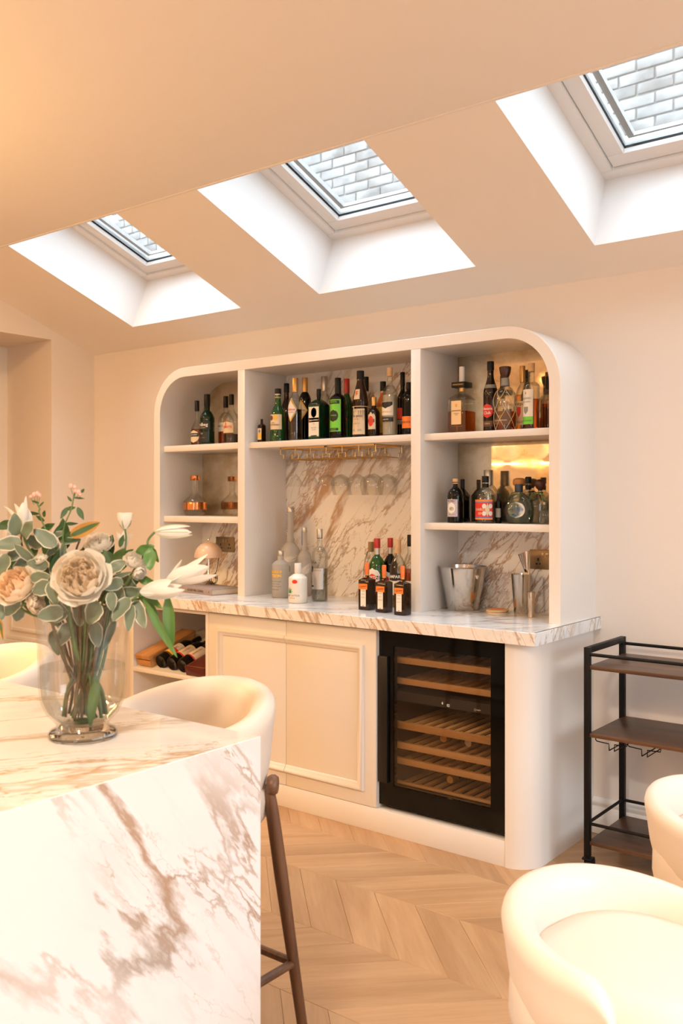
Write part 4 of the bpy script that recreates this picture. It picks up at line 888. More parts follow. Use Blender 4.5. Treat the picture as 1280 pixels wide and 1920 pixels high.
B('small clear bottle with olive stopper and hanging strips, left of the green vermouth', 695.5, 22, 1016, .50, ZC, G_CLEAR, simple('olive_stopper', (.22, .14, .05), .5), .55, .75, .45, .86, group=GC, liquid=L_CLEAR, level=.4,
  extra=lambda e, X, R, H, P: MB().tube([(-R*.4, -R*.5, H*.84), (-R*.9, -R*.6, H*.7), (-R*1.15, -R*.6, H*.5), (-R*1.2, -R*.5, H*.35)], .0012, 5).tube([(-R*.3, -R*.5, H*.84), (-R*.6, -R*.8, H*.68), (-R*.7, -R*.9, H*.45)], .0012, 5).build('tag_string', DARKP, e, local=True))
B('dark vermouth bottle with a red cap', 731.5, 28, 1008.5, .47, ZC, G_BLACK, C_RED, .58, .74, .34, .88, group=GC, neckfoil=(.76, .86, P_SILVER), labels=[(.30, .5, .9, P_WHITE, dict(shape='ellipse', deco=[(.15, .65, .5, P_RED, 'ellipse')]))])
B('clear bitters bottle with a wooden cap and black lettering on white', 746, 31, 1011, .40, ZC, G_CLEAR, C_CORK, .56, .76, .33, .82, group=GC, liquid=L_CLEAR, level=.3,
  labels=[(.40, .50, 1.15, P_BLACK, dict(text=[('CAMPARI', .5, .85, P_WHITE, dict(off=.03))])), (.18, .39, 1.1, P_WHITE)])
B('amber bitters bottle with a black cap, half hidden by the divider', 768, 26, 1002.5, .44, ZC, G_CLEAR, DARKP, .55, .74, .34, .86, group=GC, liquid=L_RED, level=.52, labels=[(.22, .36, 1.1, P_WHITE, dict(text=[('BITTER', .5, .8, P_BLACK, dict(off=.03))]))])
# ------------------------------------------------------------------ hanging glass rack and glasses
rk = empty('glass_rack', (-1.305, .49, 1.62), 0, 'brass stemware rack screwed under the middle shelf', 'rack')
def wire(pts, closed=False, r=.0022, name='wire', p=rk): MB().tube(pts, r, 6, closed=closed).build(name, BRASS, p)
zt, zb, y0, y1 = 1.6795, 1.6235, .375, .597
for xa, xb in ((-1.606, -1.309), (-1.303, -1.006)):
    box('top_plate', BRASS, rk, xa, xb, y0, y0+.006, zt-.004, zt+.002); box('top_plate', BRASS, rk, xa, xb, y1-.006, y1, zt-.004, zt+.002)
    box('top_plate', BRASS, rk, xa, xa+.006, y0, y1, zt-.004, zt+.002); box('top_plate', BRASS, rk, xb-.006, xb, y0, y1, zt-.004, zt+.002)
for i in range(7):
    x = -1.605+.1*i; hx = .021
    for y in (y0+.002, y1-.002):
        L_ = [(x-hx, y, zb), (x-hx, y, zb+.022), (x, y, zb+.022)]; R2 = [(x, y, zb+.022), (x+hx, y, zb+.022), (x+hx, y, zb)]
        wire([(x, y, zb+.022), (x, y, zt)])
        if i > 0: wire(L_)
        if i < 6: wire(R2)
    if i > 0: wire([(x-hx, y0, zb), (x-hx, y1, zb)], name='rail')
    if i < 6: wire([(x+hx, y0, zb), (x+hx, y1, zb)], name='rail')
GLS = clearglass('stemware_glass', (.99, .99, .985), .02, .28, (.95, .96, .94))
def stem_glass(kind, lab, grp):
    e = empty(kind, (0, 0, 0), 0, lab, 'glass', grp)
    # hung upside down: foot at z=0, bowl below
    MB().lathe([(.001, .004), (.006, .004), (.034, .0012), (.036, .0002), (.036, -.0008), (.001, -.0005)], 28).build('foot', GLS, e, local=True)
    if kind == 'wine_glass':
        MB().lathe([(.0055, -.0005), (.0035, -.012), (.003, -.05), (.0035, -.078), (.006, -.087)], 12).build('stem', GLS, e, local=True)
        o_ = [(.004, -.084), (.014, -.088), (.032, -.098), (.045, -.114), (.050, -.132), (.049, -.150), (.044, -.172), (.0395, -.187)]
    elif kind == 'martini_glass':
        MB().lathe([(.0055, -.0005), (.0035, -.012), (.003, -.05), (.0035, -.074), (.006, -.082)], 12).build('stem', GLS, e, local=True)
        o_ = [(.003, -.079), (.010, -.086), (.022, -.102), (.034, -.122), (.044, -.142)]
    else:
        MB().lathe([(.0055, -.0005), (.0035, -.012), (.003, -.05), (.0035, -.078), (.006, -.086)], 12).build('stem', GLS, e, local=True)
        o_ = [(.003, -.083), (.018, -.088), (.036, -.100), (.045, -.118), (.047, -.140)]
    MB().lathe(o_+[(r-.0012, z) for r, z in o_[::-1]], 32, caps=False).build('bowl', GLS, e, local=True)
    return e
spots = [('martini_glass', -1.555, .44, 'first from the left'), ('martini_glass', -1.455, .444, 'second from the left'), ('coupe_glass', -1.355, .45, 'in front of its twin'), ('coupe_glass', -1.355, .545, 'behind its twin'),
         ('wine_glass', -1.255, .434, 'third channel from the right'), ('wine_glass', -1.155, .535, 'rear one, second channel from the right'), ('wine_glass', -1.155, .43, 'front one, second channel from the right'), ('wine_glass', -1.055, .43, 'front one in the rightmost channel'), ('wine_glass', -1.055, .545, 'rear one in the rightmost channel')]
PR = {}
for kd, x, y, w_ in spots:
    lab = {'martini_glass': 'cone-shaped cocktail glass', 'coupe_glass': 'rounded coupe glass', 'wine_glass': 'round wine glass'}[kd]+' hanging in the brass rack, '+w_
    if kd not in PR: PR[kd] = e = stem_glass(kd, lab, 'glasses hanging in the brass rack')
    else: e = copy_tree(PR[kd]); e['label'] = lab
    e.location = (x, y, zb+.0035)
# ------------------------------------------------------------------ things on the worktop, right and left bays
def bpt(px, py, z=ZC): return at(px, py, 'Z', z)
# ice bucket
p = bpt(871, 1146); d = depth(p); Rb = 29.5*d/FPX
f = Vector((-sin(YAW), cos(YAW), 0)); c = p+f*Rb
bk = empty('ice_bucket', (c[0], c[1], ZC), 0, 'shiny steel ice bucket with ring handles', 'bucket')
Rt = 44.0*d/FPX*1.03; Hb = (HOR-1061)/FPX*depth(c)+CAM.z-ZC
MB().lathe([(.001, 0), (Rb*.95, 0), (Rb, .004), (Rb*1.02, .012), (Rt, Hb-.006), (Rt*1.02, Hb-.005), (Rt*1.045, Hb-.001), (Rt*1.03, Hb), (Rt*.99, Hb-.001), (Rt*.985, Hb-.006), (Rb*.99, .012), (.001, .01)], 48).build('body', STEEL, bk, local=True, smooth=40)
for s, a in ((1, -.35), (-1, -.35+pi)):
    cx, cy = Rt*.93*cos(a), Rt*.93*sin(a); hz = Hb*.74
    MB().lathe([(.001, -.004), (.010, -.003), (.012, .002), (.008, .007), (.001, .008)], 14).build('lug', CHROME, bk, local=True).location = (0, 0, 0)
    o = bk.children[-1]; o.location = (cx+.004*cos(a), cy+.004*sin(a), hz+.008); o.rotation_euler = (pi/2, 0, a+pi/2)
    MB().tube([(cx+.014*cos(a)-.018*sin(a)*sin(t), cy+.014*sin(a)+.018*cos(a)*sin(t), hz-.010+.018*cos(t)) for t in [k*pi/12 for k in range(24)]], .0022, 7, closed=True).build('ring_handle', CHROME, bk, local=True)
# shaker tin with strainer spoon
def up(px, py, w, top, lab, name, cat, mat, prof):
    p = bpt(px, py); R = w/2*depth(p)/FPX; c = p+f*R; H = (HOR-top)/FPX*depth(c)+CAM.z-ZC
    e = empty(name, (c[0], c[1], ZC), 0, lab, cat)
    if prof: MB().lathe([(a*R, b*H) for a, b in prof], 36).build('body', mat, e, local=True, smooth=40)
    return e, R, H, c
e, R, H, c = up(979.5, 1152, 27, 1076, 'tall steel cocktail shaker tin with tools standing in it', 'shaker_tin', 'shaker', STEEL, [(.001, 0), (.97, 0), (1, .02), (1.42, .985), (1.47, 1), (1.40, 1), (.96, .03), (.001, .02)])
st = empty('hawthorne_strainer', (c[0]+.02, c[1]+.01, ZC+.02), 0, 'steel scoop leaning in the shaker tin', 'scoop')
MB().tube([(0, 0, .0), (.006, .012, .17)], .003, 8).build('handle', CHROME, st, local=True)
def scoop(u, v):
    a = pi*(u-.5)*1.1; r = .028*(1-.75*v)
    return (.008-.030+r*sin(a)+.012*v, .012-r*cos(a)*.5+.006, .245-.085*v+.010*sin(a)*(1-v))
MB().grid(scoop, 12, 8).build('bowl', CHROME, st, local=True, fixn=False)
e, R, H, c2 = up(996.5, 1158, 13.5, 1110, 'small steel double jigger in front of the shaker tin', 'jigger', 'jigger', simple('satin_steel', (.60, .50, .40), .25, metal=1), [(.001, .02), (.88, 0), (1.0, .01), (.86, .30), (.98, .36), (1.12, .80), (1.14, .99), (1.08, 1), (1.04, .8), (.001, .45)])
e, R, H, c3 = up(1030, 1150, 20, 1082, 'clear glass jar half hidden by the right side of the unit', 'glass_jar', 'jar', GLASS, [(.001, 0), (.9, 0), (1, .03), (1.15, .85), (1.1, .93), (1.25, 1), (1.2, 1), (1.0, .92), (.9, .05), (.001, .04)])
for k in range(4):
    p = bpt(935, 1151.5); R = 20.5*depth(p)/FPX; c = p+f*R*.95
    e = empty('coaster', (c[0]+(.002, -.003, .001, .004)[k], c[1]+(.001, .002, -.002, 0)[k], ZC+.0042*k), k*.5, ('lowest', 'second lowest', 'second highest', 'top')[k]+' of the stacked round coasters on the worktop', 'coaster', 'stacked round coasters')
    MB().lathe([(.001, 0), (R*.98, 0), (R, .001), (R, .003), (R*.98, .004), (.001, .004)], 36).build('disc', P_CREAM if k % 2 == 0 else C_CORK, e, local=True)
    if k == 3: MB().lathe([(.001, .0041), (R*.62, .0041), (R*.62, .0045), (.001, .0045)], 28).build('print', P_ORANGE, e, local=True)
# mushroom lamp, book
bkp = bpt(334.6, 1109); a_ = -.12
q = bpt(397, 1117); a_ = atan2(q[1]-bkp[1], q[0]-bkp[0]); Lb = sqrt((q[0]-bkp[0])**2+(q[1]-bkp[1])**2)
bo = empty('book', (bkp[0], bkp[1], ZC), a_, 'grey brown cocktail book lying flat under the mushroom lamp', 'book')
Lb = max(Lb, .2); BK = simple('book_cloth', (.30, .235, .21), .7, noise=.08, nscale=60); Hb = .033
box('cover', BK, bo, 0, Lb, -.001, .19, 0, .003, local=True, bev=.0008); box('cover', BK, bo, 0, Lb, -.001, .19, Hb-.003, Hb, local=True, bev=.0008)
box('spine', BK, bo, 0, Lb, -.003, .001, 0, Hb, local=True, bev=.001); box('pages', simple('book_pages', (.55, .47, .38), .8), bo, .004, Lb-.004, .002, .186, .003, Hb-.003, local=True)
text('COCKTAIL CODEX', .016, P_BLACK, bo, (Lb*.53, -.0036, Hb*.5), width=Lb*.48, off=.02); text('o', .02, P_BLACK, bo, (Lb*.05, -.0036, Hb*.5)); text('8', .014, P_BLACK, bo, (Lb*.93, -.0036, Hb*.5))
c = at(391, 1044, 'Y', bkp[1]+.13); d = depth(c); R = 27*d/FPX
zl = ZC+Hb; zd = (HOR-1044.6)/FPX*d+CAM.z; zt_ = (HOR-1016)/FPX*d+CAM.z
lp = empty('table_lamp', (c[0], c[1], zl), 0, 'small beige mushroom lamp with a chrome stem standing on the book', 'lamp')
MUSH = simple('beige_enamel', (.66, .47, .33), .3, coat=.2)
nd = 12; P = [(R*sin(i*pi/2/nd), zd-zl+(zt_-zd)*cos(i*pi/2/nd)) for i in range(nd+1)]
MB().lathe([(max(r, .001), z) for r, z in P]+[(r*.97, z-.002) for r, z in P[::-1] if r > .01], 40, caps=False).build('shade', MUSH, lp, local=True)
MB().lathe([(.001, 0), (R*.55, 0), (R*.56, .004), (R*.4, .012), (.010, .022), (.006, .03), (.0055, zd-zl+.03)], 28).build('stem', CHROME, lp, local=True)
MB().lathe([(.001, zt_-zl), (.003, zt_-zl), (.003, zt_-zl+.006), (.0055, zt_-zl+.010), (.003, zt_-zl+.015), (.001, zt_-zl+.016)], 14).build('finial', CHROME, lp, local=True)
pts = [(R*.75, .02, zd-zl), (R*.55, .015, .07), (R*.2, .01, .055), (R*.5, 0, .045), (R*.95, -.01, .04)]
for k in range(40): t = k/39; pts.append((R*.55+.024*cos(t*4.6*pi+.5)*(1-.2*t), -.02+.03*t, .032+.026*sin(t*4.6*pi+.5)+.004*t))
def smoothp(pts, n=4):
    out = []
    for i in range(len(pts)-1):
        p0, p1, p2, p3 = [Vector(pts[max(0, min(len(pts)-1, j))]) for j in (i-1, i, i+1, i+2)]
        for k in range(n):
            t = k/n; out.append(.5*((2*p1)+(p2-p0)*t+(2*p0-5*p1+4*p2-p3)*t*t+(3*p1-p0-3*p2+p3)*t**3))
    return out+[Vector(pts[-1])]
MB().tube(smoothp(pts, 3), .0018, 6).build('cord', DARKP, lp, local=True)
# ------------------------------------------------------------------ lower left niche: wooden wine box and bottles
zn = .528
p = at(254, 1253, 'Z', zn); 
cr = empty('wine_crate', (-2.315, .075, zn), 0, 'orange pine wine box with a sliding lid lying in the open niche', 'crate')
CX0, CX1 = -2.340, -2.232
cr.location = (-2.286, .065, zn)
box('base', CRATE, cr, CX0+.006, CX1-.006, .072, .40, zn, zn+.048, bev=.002)
box('lid', CRATE, cr, CX0, CX1, .062, .41, zn+.048, zn+.070, bev=.002)
box('end_cleat', CRATE, cr, CX0+.003, CX1-.003, .064, .074, zn+.012, zn+.042, bev=.0015)
cr.rotation_euler = (radians(17), 0, 0)
MB().prism([(.062, zn+.0002), (.56, zn+.0002), (.56, zn+.152)], 'X', -2.35, -1.804).build('sloped_board', CAB, cb, smooth=0)
def lyb(x, z, y0, ang, lab, lblmat, capm, glassm, txt=(), deco=(), rr=.0385):
    b = empty('wine_bottle', (x, y0, z), 0, lab, 'bottle', 'wine bottles lying in the niche')
    b.rotation_euler = (radians(17), 0, ang)
    def flip(m): m.v = [(x_, z_, -y_) for x_, y_, z_ in m.v]; return m
    pr = [(.001, .012), (rr*.6, .003), (rr*.93, 0), (rr, .008), (rr, .185), (rr*.92, .205), (rr*.6, .225), (.0165, .24), (.0145, .29), (.0155, .292), (.0155, .300), (.001, .301)]
    flip(MB().lathe(pr, 24)).build('body', glassm, b, local=True)
    flip(MB().lathe([(.0162, .235), (.016, .302), (.001, .303)], 18)).build('foil', capm, b, local=True)
    n = 10; V = []; F = []
    for j in range(2):
        for i in range(n+1):
            a = -1.1+2.2*i/n+.25; V.append(((rr+.0007)*sin(a), (.055, .155)[j], (rr+.0007)*cos(a)))
    for i in range(n): F.append((i, i+1, n+2+i, n+1+i))
    lb = MB().add(V, F).build('label', lblmat, b, local=True, fixn=False)
    for j0, j1, dm in deco:
        V = [((rr+.0012)*sin(-1.1+2.2*i/n+.25), .055+.1*jj, (rr+.0012)*cos(-1.1+2.2*i/n+.25)) for jj in (j0, j1) for i in range(n+1)]
        MB().add(V, [(i, i+1, n+2+i, n+1+i) for i in range(n)]).build('print', dm, lb, local=True, fixn=False)
    for s, yy, wd in txt:
        t = text(s, .01, P_BROWN, lb, (0, 0, 0), width=wd)
        for v in t.data.vertices:
            a = v.co.z/(rr+.0014)*1.0+.0; xx = v.co.x
            v.co = ((rr+.0016)*sin(.45-a), .105+xx, (rr+.0016)*cos(.45-a))
    return b
zb_ = zn+.039
LW = simple('label_ivory', (.75, .66, .55), .6)
lyb(-2.175, zb_, .075, .04, 'dark wine bottle with a red, yellow and white label, leftmost in the niche', LW, DARKP, G_BLACK, deco=[(0, .28, P_YEL), (.28, .5, P_RED), (-.12, 0, P_BROWN)], txt=[('VINO', .0, .04)])
lyb(-2.085, zb_, .07, .02, 'dark wine bottle with a cream and red label, second from left in the niche', P_CREAM, DARKP, G_BLACK, deco=[(0, .1, P_RED)], txt=[('CHATEAU', .0, .06)])
lyb(-2.0, zb_, .065, 0, 'dark wine bottle with a white label next to the dark red box in the niche', LW, C_RED, G_BLACK, deco=[(0, .08, P_RED)], txt=[('GRAND CRU', 0, .07)])
lyb(-1.925, zn+.135, .20, .03, 'clear pale wine bottle lying on top at the right of the niche', P_CREAM, DARKP, G_CLEAR, rr=.036)
rb_ = empty('gift_box', (-1.84, .06, zn), 0, 'dark red bottle box with thin gold lines in the niche', 'box')
box('carton', simple('dark_red_card', (.09, .012, .01), .4), rb_, -1.955, -1.815, .055, .36, zn, zn+.05, bev=.001)
m = MB()
for xx in (-1.948, -1.824): m.box(xx, xx+.002, .065, .35, zn+.05, zn+.0504)
for yy in (.065, .2, .348): m.box(-1.948, -1.822, yy, yy+.002, zn+.05, zn+.0504)
m.build('gold_lines', P_GOLD, rb_); rb_.rotation_euler = (radians(17), 0, 0)
# ------------------------------------------------------------------ island
IX, IY = .2215, -1.7262
isl = empty('kitchen_island', (-1.3, -2.3, 0), 0, 'kitchen island with a veined marble top and waterfall end panel', 'island')
e = .0012
MB().prism([(-2.9, ZC), (IX-e, ZC), (IX-e, ZC-.0002), (IX-.05, ZC-.05), (-2.9, ZC-.05)], 'Y', -2.85, IY).build('island_top', MB_ISL, isl, smooth=0)
MB().prism([(IX, ZC-e), (IX, 0), (IX-.05, 0), (IX-.05, ZC-.0502), (IX-e, ZC-.0006)], 'Y', -2.85, IY).build('waterfall_panel', MB_END, isl, smooth=0)
MB().add([(IX-e, -2.85, ZC), (IX-e, IY, ZC), (IX+.0001, IY, ZC-e), (IX+.0001, -2.85, ZC-e), (IX-.003, -2.85, ZC-.003), (IX-.003, IY, ZC-.003)], [(0, 1, 2, 3), (0, 4, 5, 1), (3, 2, 5, 4), (0, 3, 4), (1, 5, 2)]).build('mitre_edge', simple('mitre_white', (.85, .84, .82), .2), isl, smooth=0)
box('base_cabinet', CAB, isl, -2.85, IX-.051, -2.8, -2.08, .0, ZC-.051, bev=.002)
# ------------------------------------------------------------------ chairs and stools
def seat_shell(root, zs_, R=.235, hb=.27, ha=.15, mat=LEATHER, PE_=98, lift=0):
    PM, PE = radians(PE_+22), radians(PE_); nphi = 41; rows = []
    T = .030
    for i in range(nphi):
        ph = -PM+2*PM*i/(nphi-1); a = abs(ph)
        h = ha+(hb-ha)*(cos(min(a, PE)*.5*pi/PE)**1.3)
        endf = sqrt(max(0, 1-((a-PE)/(PM-PE))**2)) if a > PE else 1
        h = -.02+(h+.02)*endf; t = T*(.55+.45*endf)
        rb, rm, rt = R*.74, R*.98, R*.93
        ow = 1+.04*cos(ph)
        sec = [(rb-.03, -.085), (rb, -.075), (rb+(rm-rb)*.6, -.03), (rm, h*.30), (rm*1.01, h*.62), (rt+t*.9, h-t*.9), (rt+t*.45, h-t*.15), (rt-t*.2, h), (rt-t*.95, h-t*.35), (rt-t*1.5, h-t*1.3), (rm-2*t, h*.45), (rm-2.3*t, .02), (rb-.05, -.03)]
        rows.append([(q[0]*ow*sin(ph), q[0]*ow*cos(ph), zs_+q[1]) for q in sec])
    n = len(rows[0]); V = [p for r in rows for p in r]; F = []
    for i in range(nphi-1):
        for j in range(n): F.append((i*n+j, i*n+(j+1) % n, (i+1)*n+(j+1) % n, (i+1)*n+j))
    F += [tuple(range(n)), tuple((nphi-1)*n+j for j in range(n))[::-1]]
    o = MB().add(V, F).build('backrest', mat, root, local=True, smooth=180); s = o.modifiers.new('s', 'SUBSURF'); s.levels = s.render_levels = 1
    P = [(.001, -.10), (R*.6, -.10), (R*.78, -.088), (R*.86, -.06), (R*.89, -.02), (R*.885, .008+lift*.5), (R*.85, .026+lift*.85), (R*.74, .038+lift), (R*.5, .046+lift), (.001, .05+lift)]
    m = MB().lathe([(r, z, .12) for r, z in P], 40, ry=1.0); m.v = [(x, y*1.05-(.035 if y < 0 else 0)*min(1, -y/(R*.6)) if y < 0 else y*.98, z+zs_) for x, y, z in m.v]
    m.build('seat', mat, root, local=True, smooth=180)
def leg(root, top, bot, r0, r1, name='leg', mat=None):
    pts = [Vector(top).lerp(Vector(bot), t) for t in (0, .08, .3, .6, 1)]
    MB().tube(pts, [r0*.8, r0, r0*1.05, (r0+r1)/2, r1], 14).build(name, mat or WALNUT, root, local=True, smooth=50)
def make_seat(name, lab, cat, grp, z, knob):
    root = empty(name, (0, 0, 0), 0, lab, cat, grp); seat_shell(root, z, .226, .25, .19, PE_=105) if knob else seat_shell(root, z, .243, .185, .145, PE_=96, lift=.055)
    tops = []
    for sx in (-1, 1):
        for sy in (-1, 1):
            t = Vector((sx*.195, sy*.115, z+(.01 if knob else -.055))); b = Vector((sx*.235, sy*.215, 0))
            if not knob: t = Vector((sx*.15, sy*.12, z-.075)); b = Vector((sx*.20, sy*.20, 0))
            leg(root, t, b, .0165 if knob else .018, .0125); tops.append((t, b))
            if knob:
                a = atan2(sy*.115, sx*.195); m = MB().lathe([(.001, -.014), (.020, -.012), (.0245, -.004), (.0245, .006), (.020, .013), (.001, .015)], 20)
                o = m.build('joint_disc', WALNUT, root, local=True, smooth=60); o.location = (t.x+.008*cos(a), t.y+.008*sin(a), t.z+.012); o.rotation_euler = (0, pi/2, a)
    if knob:
        zf = .27
        P = [t.lerp(b, (t.z-zf)/t.z) for t, b in tops]
        for i, j in ((0, 1), (2, 3), (0, 2), (1, 3)): MB().tube([P[i], P[j]], .011, 10).build('footrest', WALNUT, root, local=True)
    else: MB().box(-.16, .16, -.13, .13, z-.10, z-.08).build('seat_frame', WALNUT, root, local=True, bev=.004)
    return root
s1 = make_seat('bar_stool', 'cream bar stool with brown wooden legs behind the corner of the island', 'bar stool', 'cream bar stools at the island', .70, True)
s1.location = (-.17, -1.60, 0)
s0 = copy_tree(s1); s0.location = (-1.11, -1.60, 0); s0['label'] = 'cream bar stool behind the island at the far left edge, seen through the vase side'
c1 = make_seat('dining_chair', 'rounded cream tub chair nearest the viewer, in the bottom right corner', 'chair', 'cream tub chairs at the right', .45, False)
c1.location = (.905, -1.40, 0); c1.rotation_euler = (0, 0, radians(80))
c2 = copy_tree(c1); c2.location = (.895, -.575, 0); c2.rotation_euler = (0, 0, radians(82)); c2['label'] = 'rounded cream tub chair beside the black trolley, cut off by the right edge'
# ------------------------------------------------------------------ bar trolley
tx0, ty0, ty1, tz = .113, .183, .555, .857
tr = empty('bar_trolley', (tx0+.35, .37, 0), 0, 'black metal bar trolley with three rustic brown wooden shelves against the wall', 'trolley')
tx1 = tx0+.78; q = .022
for x in (tx0, tx1-q):
    for y in (ty0, ty1-q): box('leg', BLACKM, tr, x, x+q, y, y+q, .062, tz, bev=.001)
    box('top_bar', BLACKM, tr, x, x+q, ty0+q, ty1-q, tz-q, tz-.0001, bev=.001)
    MB().tube([(x+q/2, ty0+q, .187), (x+q/2, ty1-q, .187)], .006, 8).build('rail', BLACKM, tr)
for z, r in ((.830, .0065), (.187, .006)):
    for y in (ty0+q/2, ty1-q/2): MB().tube([(tx0+q, y, z), (tx1-q, y, z)], r, 10).build('rail', BLACKM, tr)
for z in (.788, .531, .122): box('shelf', RUSTIC, tr, tx0+q*.7, tx1-q*.7, ty0+.004, ty1-.004, z-.014, z, bev=.0012)
for x in (tx0+q/2, tx1-q/2):
    for y in (ty0+q/2, ty1-q/2):
        w = MB().lathe([(.008, -.012), (.024, -.012), (.026, -.009), (.026, .009), (.024, .012), (.008, .012)], 20); w.v = [(x+.008+c_, y+a_*1.0, .026+b_) for a_, b_, c_ in w.v]
        w.build('caster', DARKP, tr)
        MB().box(x-.016, x+.022, y-.018, y+.018, .050, .058).box(x-.009, x-.005, y-.014, y+.014, .022, .052).box(x+.021, x+.025, y-.014, y+.014, .022, .052).build('caster_fork', BLACKM, tr, bev=.001)
# wire stemware holders under the middle shelf
for k in range(2):
    x = tx0+.075+k*.125
    zw = .515
    for y in (ty0+.03,):
        pts = [(x-.04, y, zw), (x-.04, y, zw-.010), (x-.035, y, zw-.015), (x+.012, y, zw-.018), (x+.014, y-.002, zw-.042), (x+.014, y+.20, zw-.042), (x+.014, y+.22, zw-.018), (x+.034, y+.22, zw-.018), (x+.034, y+.20, zw-.042), (x+.034, y-.002, zw-.042), (x+.034, y, zw-.018), (x+.082, y, zw-.016), (x+.084, y, zw)]
        MB().tube(pts, .0022, 6).build('wire_holder', BLACKM, tr)
# ------------------------------------------------------------------ vase
def Wp(px, py, dp): return CAM+pdir(px, py)*dp
fwd = Vector((-sin(YAW), cos(YAW), 0)); rgt = Vector((cos(YAW), sin(YAW), 0)); upv = Vector((0, 0, 1))
vb = at(139, 1396, 'Z', ZC); rB = 63*depth(vb)/FPX
vc = vb+fwd*rB*.92; DV = depth(vc); u1 = DV/FPX
vs = empty('vase', (vc[0], vc[1], ZC), 0, 'clear glass footed vase of flowers standing on the island', 'vase')
VP_ = [(.001, 0), (60, 0), (63.5, 3), (63.5, 9), (60, 14), (50, 18), (47, 23), (52, 31), (66, 45), (76, 66), (80, 95), (81, 135), (82.5, 175), (85.5, 210), (90, 235), (94, 250)]
VO = [(r*u1, z*u1*1.03) for r, z in VP_]
VI = [(max(r-3, .5)*u1, (z+(3 if z > 25 else 0))*u1*1.03) for r, z in VP_ if z >= 31]
VI = [(.001, 30*u1), (40*u1, 31*u1)]+VI
MB().lathe(VO, 48, caps=False).build('outer_wall', GLASS, vs, local=True)
MB().lathe(VI, 48, caps=False).build('inner_wall', clearglass('inner_glass', (.995, .995, .995), .02, .22), vs, local=True)
FT = simple('foot_glass', (1, 1, .99), .02, trans=1.0, ior=1.45)
MB().lathe([(.001, .0008), (58*u1, .0008), (61*u1, 3.5*u1), (61*u1, 9*u1), (57*u1, 13.5*u1), (46*u1, 17.5*u1), (40*u1, 26*u1), (.001, 27*u1)], 40).build('solid_foot', FT, vs, local=True)
WL = 134*u1
Q = [(.001, 31.5*u1), (38*u1, 32.5*u1)]+[(r-.0006, z) for r, z in VI[2:] if z < WL-.002]+[(77.5*u1, WL)]
WATER = simple('water', (.93, .95, .93), .0, trans=1.0, ior=1.2)
WATER = clearglass('water', (.975, .98, .965), .03, .26, (.90, .92, .88))
MB().lathe(Q, 48, caps=False).build('water', WATER, vs, local=True)
MB().lathe([(77.5*u1, WL), (.001, WL)], 48, caps=False).build('water_surface', clearglass('water_top', (.86, .88, .84), .22, .6), vs, local=True)
# ------------------------------------------------------------------ flowers
def uvmesh(fn, nu, nv, name, mat, thick=0):
    m = MB().grid(fn, nu, nv); me = m.mesh(name, mat, smooth=180, fixn=False)
    uv = me.uv_layers.new(name='UVMap')
    for l in me.loops:
        i = l.vertex_index % nu; j = l.vertex_index//nu; uv.data[l.index].uv = (i/(nu-1), j/(nv-1))
    return me
def leafmat(name, c, edge, em=.80, mid=None, rough=.5):
    m, N, L, B = newmat(name); uvn = N.new('ShaderNodeUVMap'); sp = N.new('ShaderNodeSeparateXYZ'); L.new(uvn.outputs[0], sp.inputs[0])
    s1_ = N.new('ShaderNodeMath'); s1_.operation = 'SUBTRACT'; s1_.inputs[1].default_value = .5; L.new(sp.outputs[0], s1_.inputs[0])
    ab = N.new('ShaderNodeMath'); ab.operation = 'ABSOLUTE'; L.new(s1_.outputs[0], ab.inputs[0])
    tc = N.new('ShaderNodeTexCoord'); nz = N.new('ShaderNodeTexNoise'); nz.inputs['Scale'].default_value = 90; L.new(tc.outputs['Object'], nz.inputs['Vector'])
    ma = N.new('ShaderNodeMath'); ma.operation = 'MULTIPLY_ADD'; ma.inputs[1].default_value = .22; L.new(nz.outputs['Fac'], ma.inputs[0]); L.new(ab.outputs[0], ma.inputs[2])
    r = N.new('ShaderNodeValToRGB'); el = r.color_ramp.elements
    el[0].position = .0; el[0].color = (*(mid or c), 1); el[1].position = .16; el[1].color = (*c, 1)
    a = el.new(em-.28); a.color = (*c, 1); b = el.new(em-.22); b.color = (*edge, 1)
    L.new(ma.outputs[0], r.inputs[0]); L.new(r.outputs[0], B.inputs['Base Color']); B.inputs['Roughness'].default_value = rough
    return m
LG = leafmat('variegated_leaf', (.125, .16, .10), (.66, .63, .50), .80, (.18, .22, .15))
LD = leafmat('dark_leaf', (.028, .075, .015), (.05, .11, .025), .95, (.06, .13, .03))
LS = leafmat('strap_leaf', (.075, .17, .035), (.13, .23, .07), .9, (.15, .26, .08), .4)
LY = leafmat('autumn_leaf', (.05, .10, .03), (.42, .20, .03), .58, (.08, .14, .04))
STEM = simple('flower_stem', (.10, .16, .05), .5, noise=.3, nscale=60); STEMB = simple('woody_stem', (.13, .09, .04), .6, noise=.35, nscale=80)
PW = petalmat('white_petal', (.90, .87, .80)); PC = petalmat('cream_petal', (.90, .80, .65)); PP = petalmat('peach_petal', (.90, .70, .48))
PWT = petalmat('lily_petal', (.90, .89, .85), .3); PGN = petalmat('green_tinged_petal', (.62, .68, .42))
ANTH = simple('brown_anther', (.12, .03, .008), .8); PINK = simple('pink_bud', (.75, .42, .34), .6)
def frame(p, a, b):     # matrix with local z along a, x along b
    z = a.normalized(); x = (b-z*b.dot(z)).normalized(); y = z.cross(x)
    M = Matrix((x, y, z)).transposed().to_4x4(); M.translation = p; return M
def scr(ang, tilt=0):   # direction given by its angle in the picture plane and a tilt towards the viewer
    v = rgt*cos(ang)+upv*sin(ang); return (v*cos(tilt)-fwd*sin(tilt)).normalized()
rl = random.Random(11)
LSH = {}
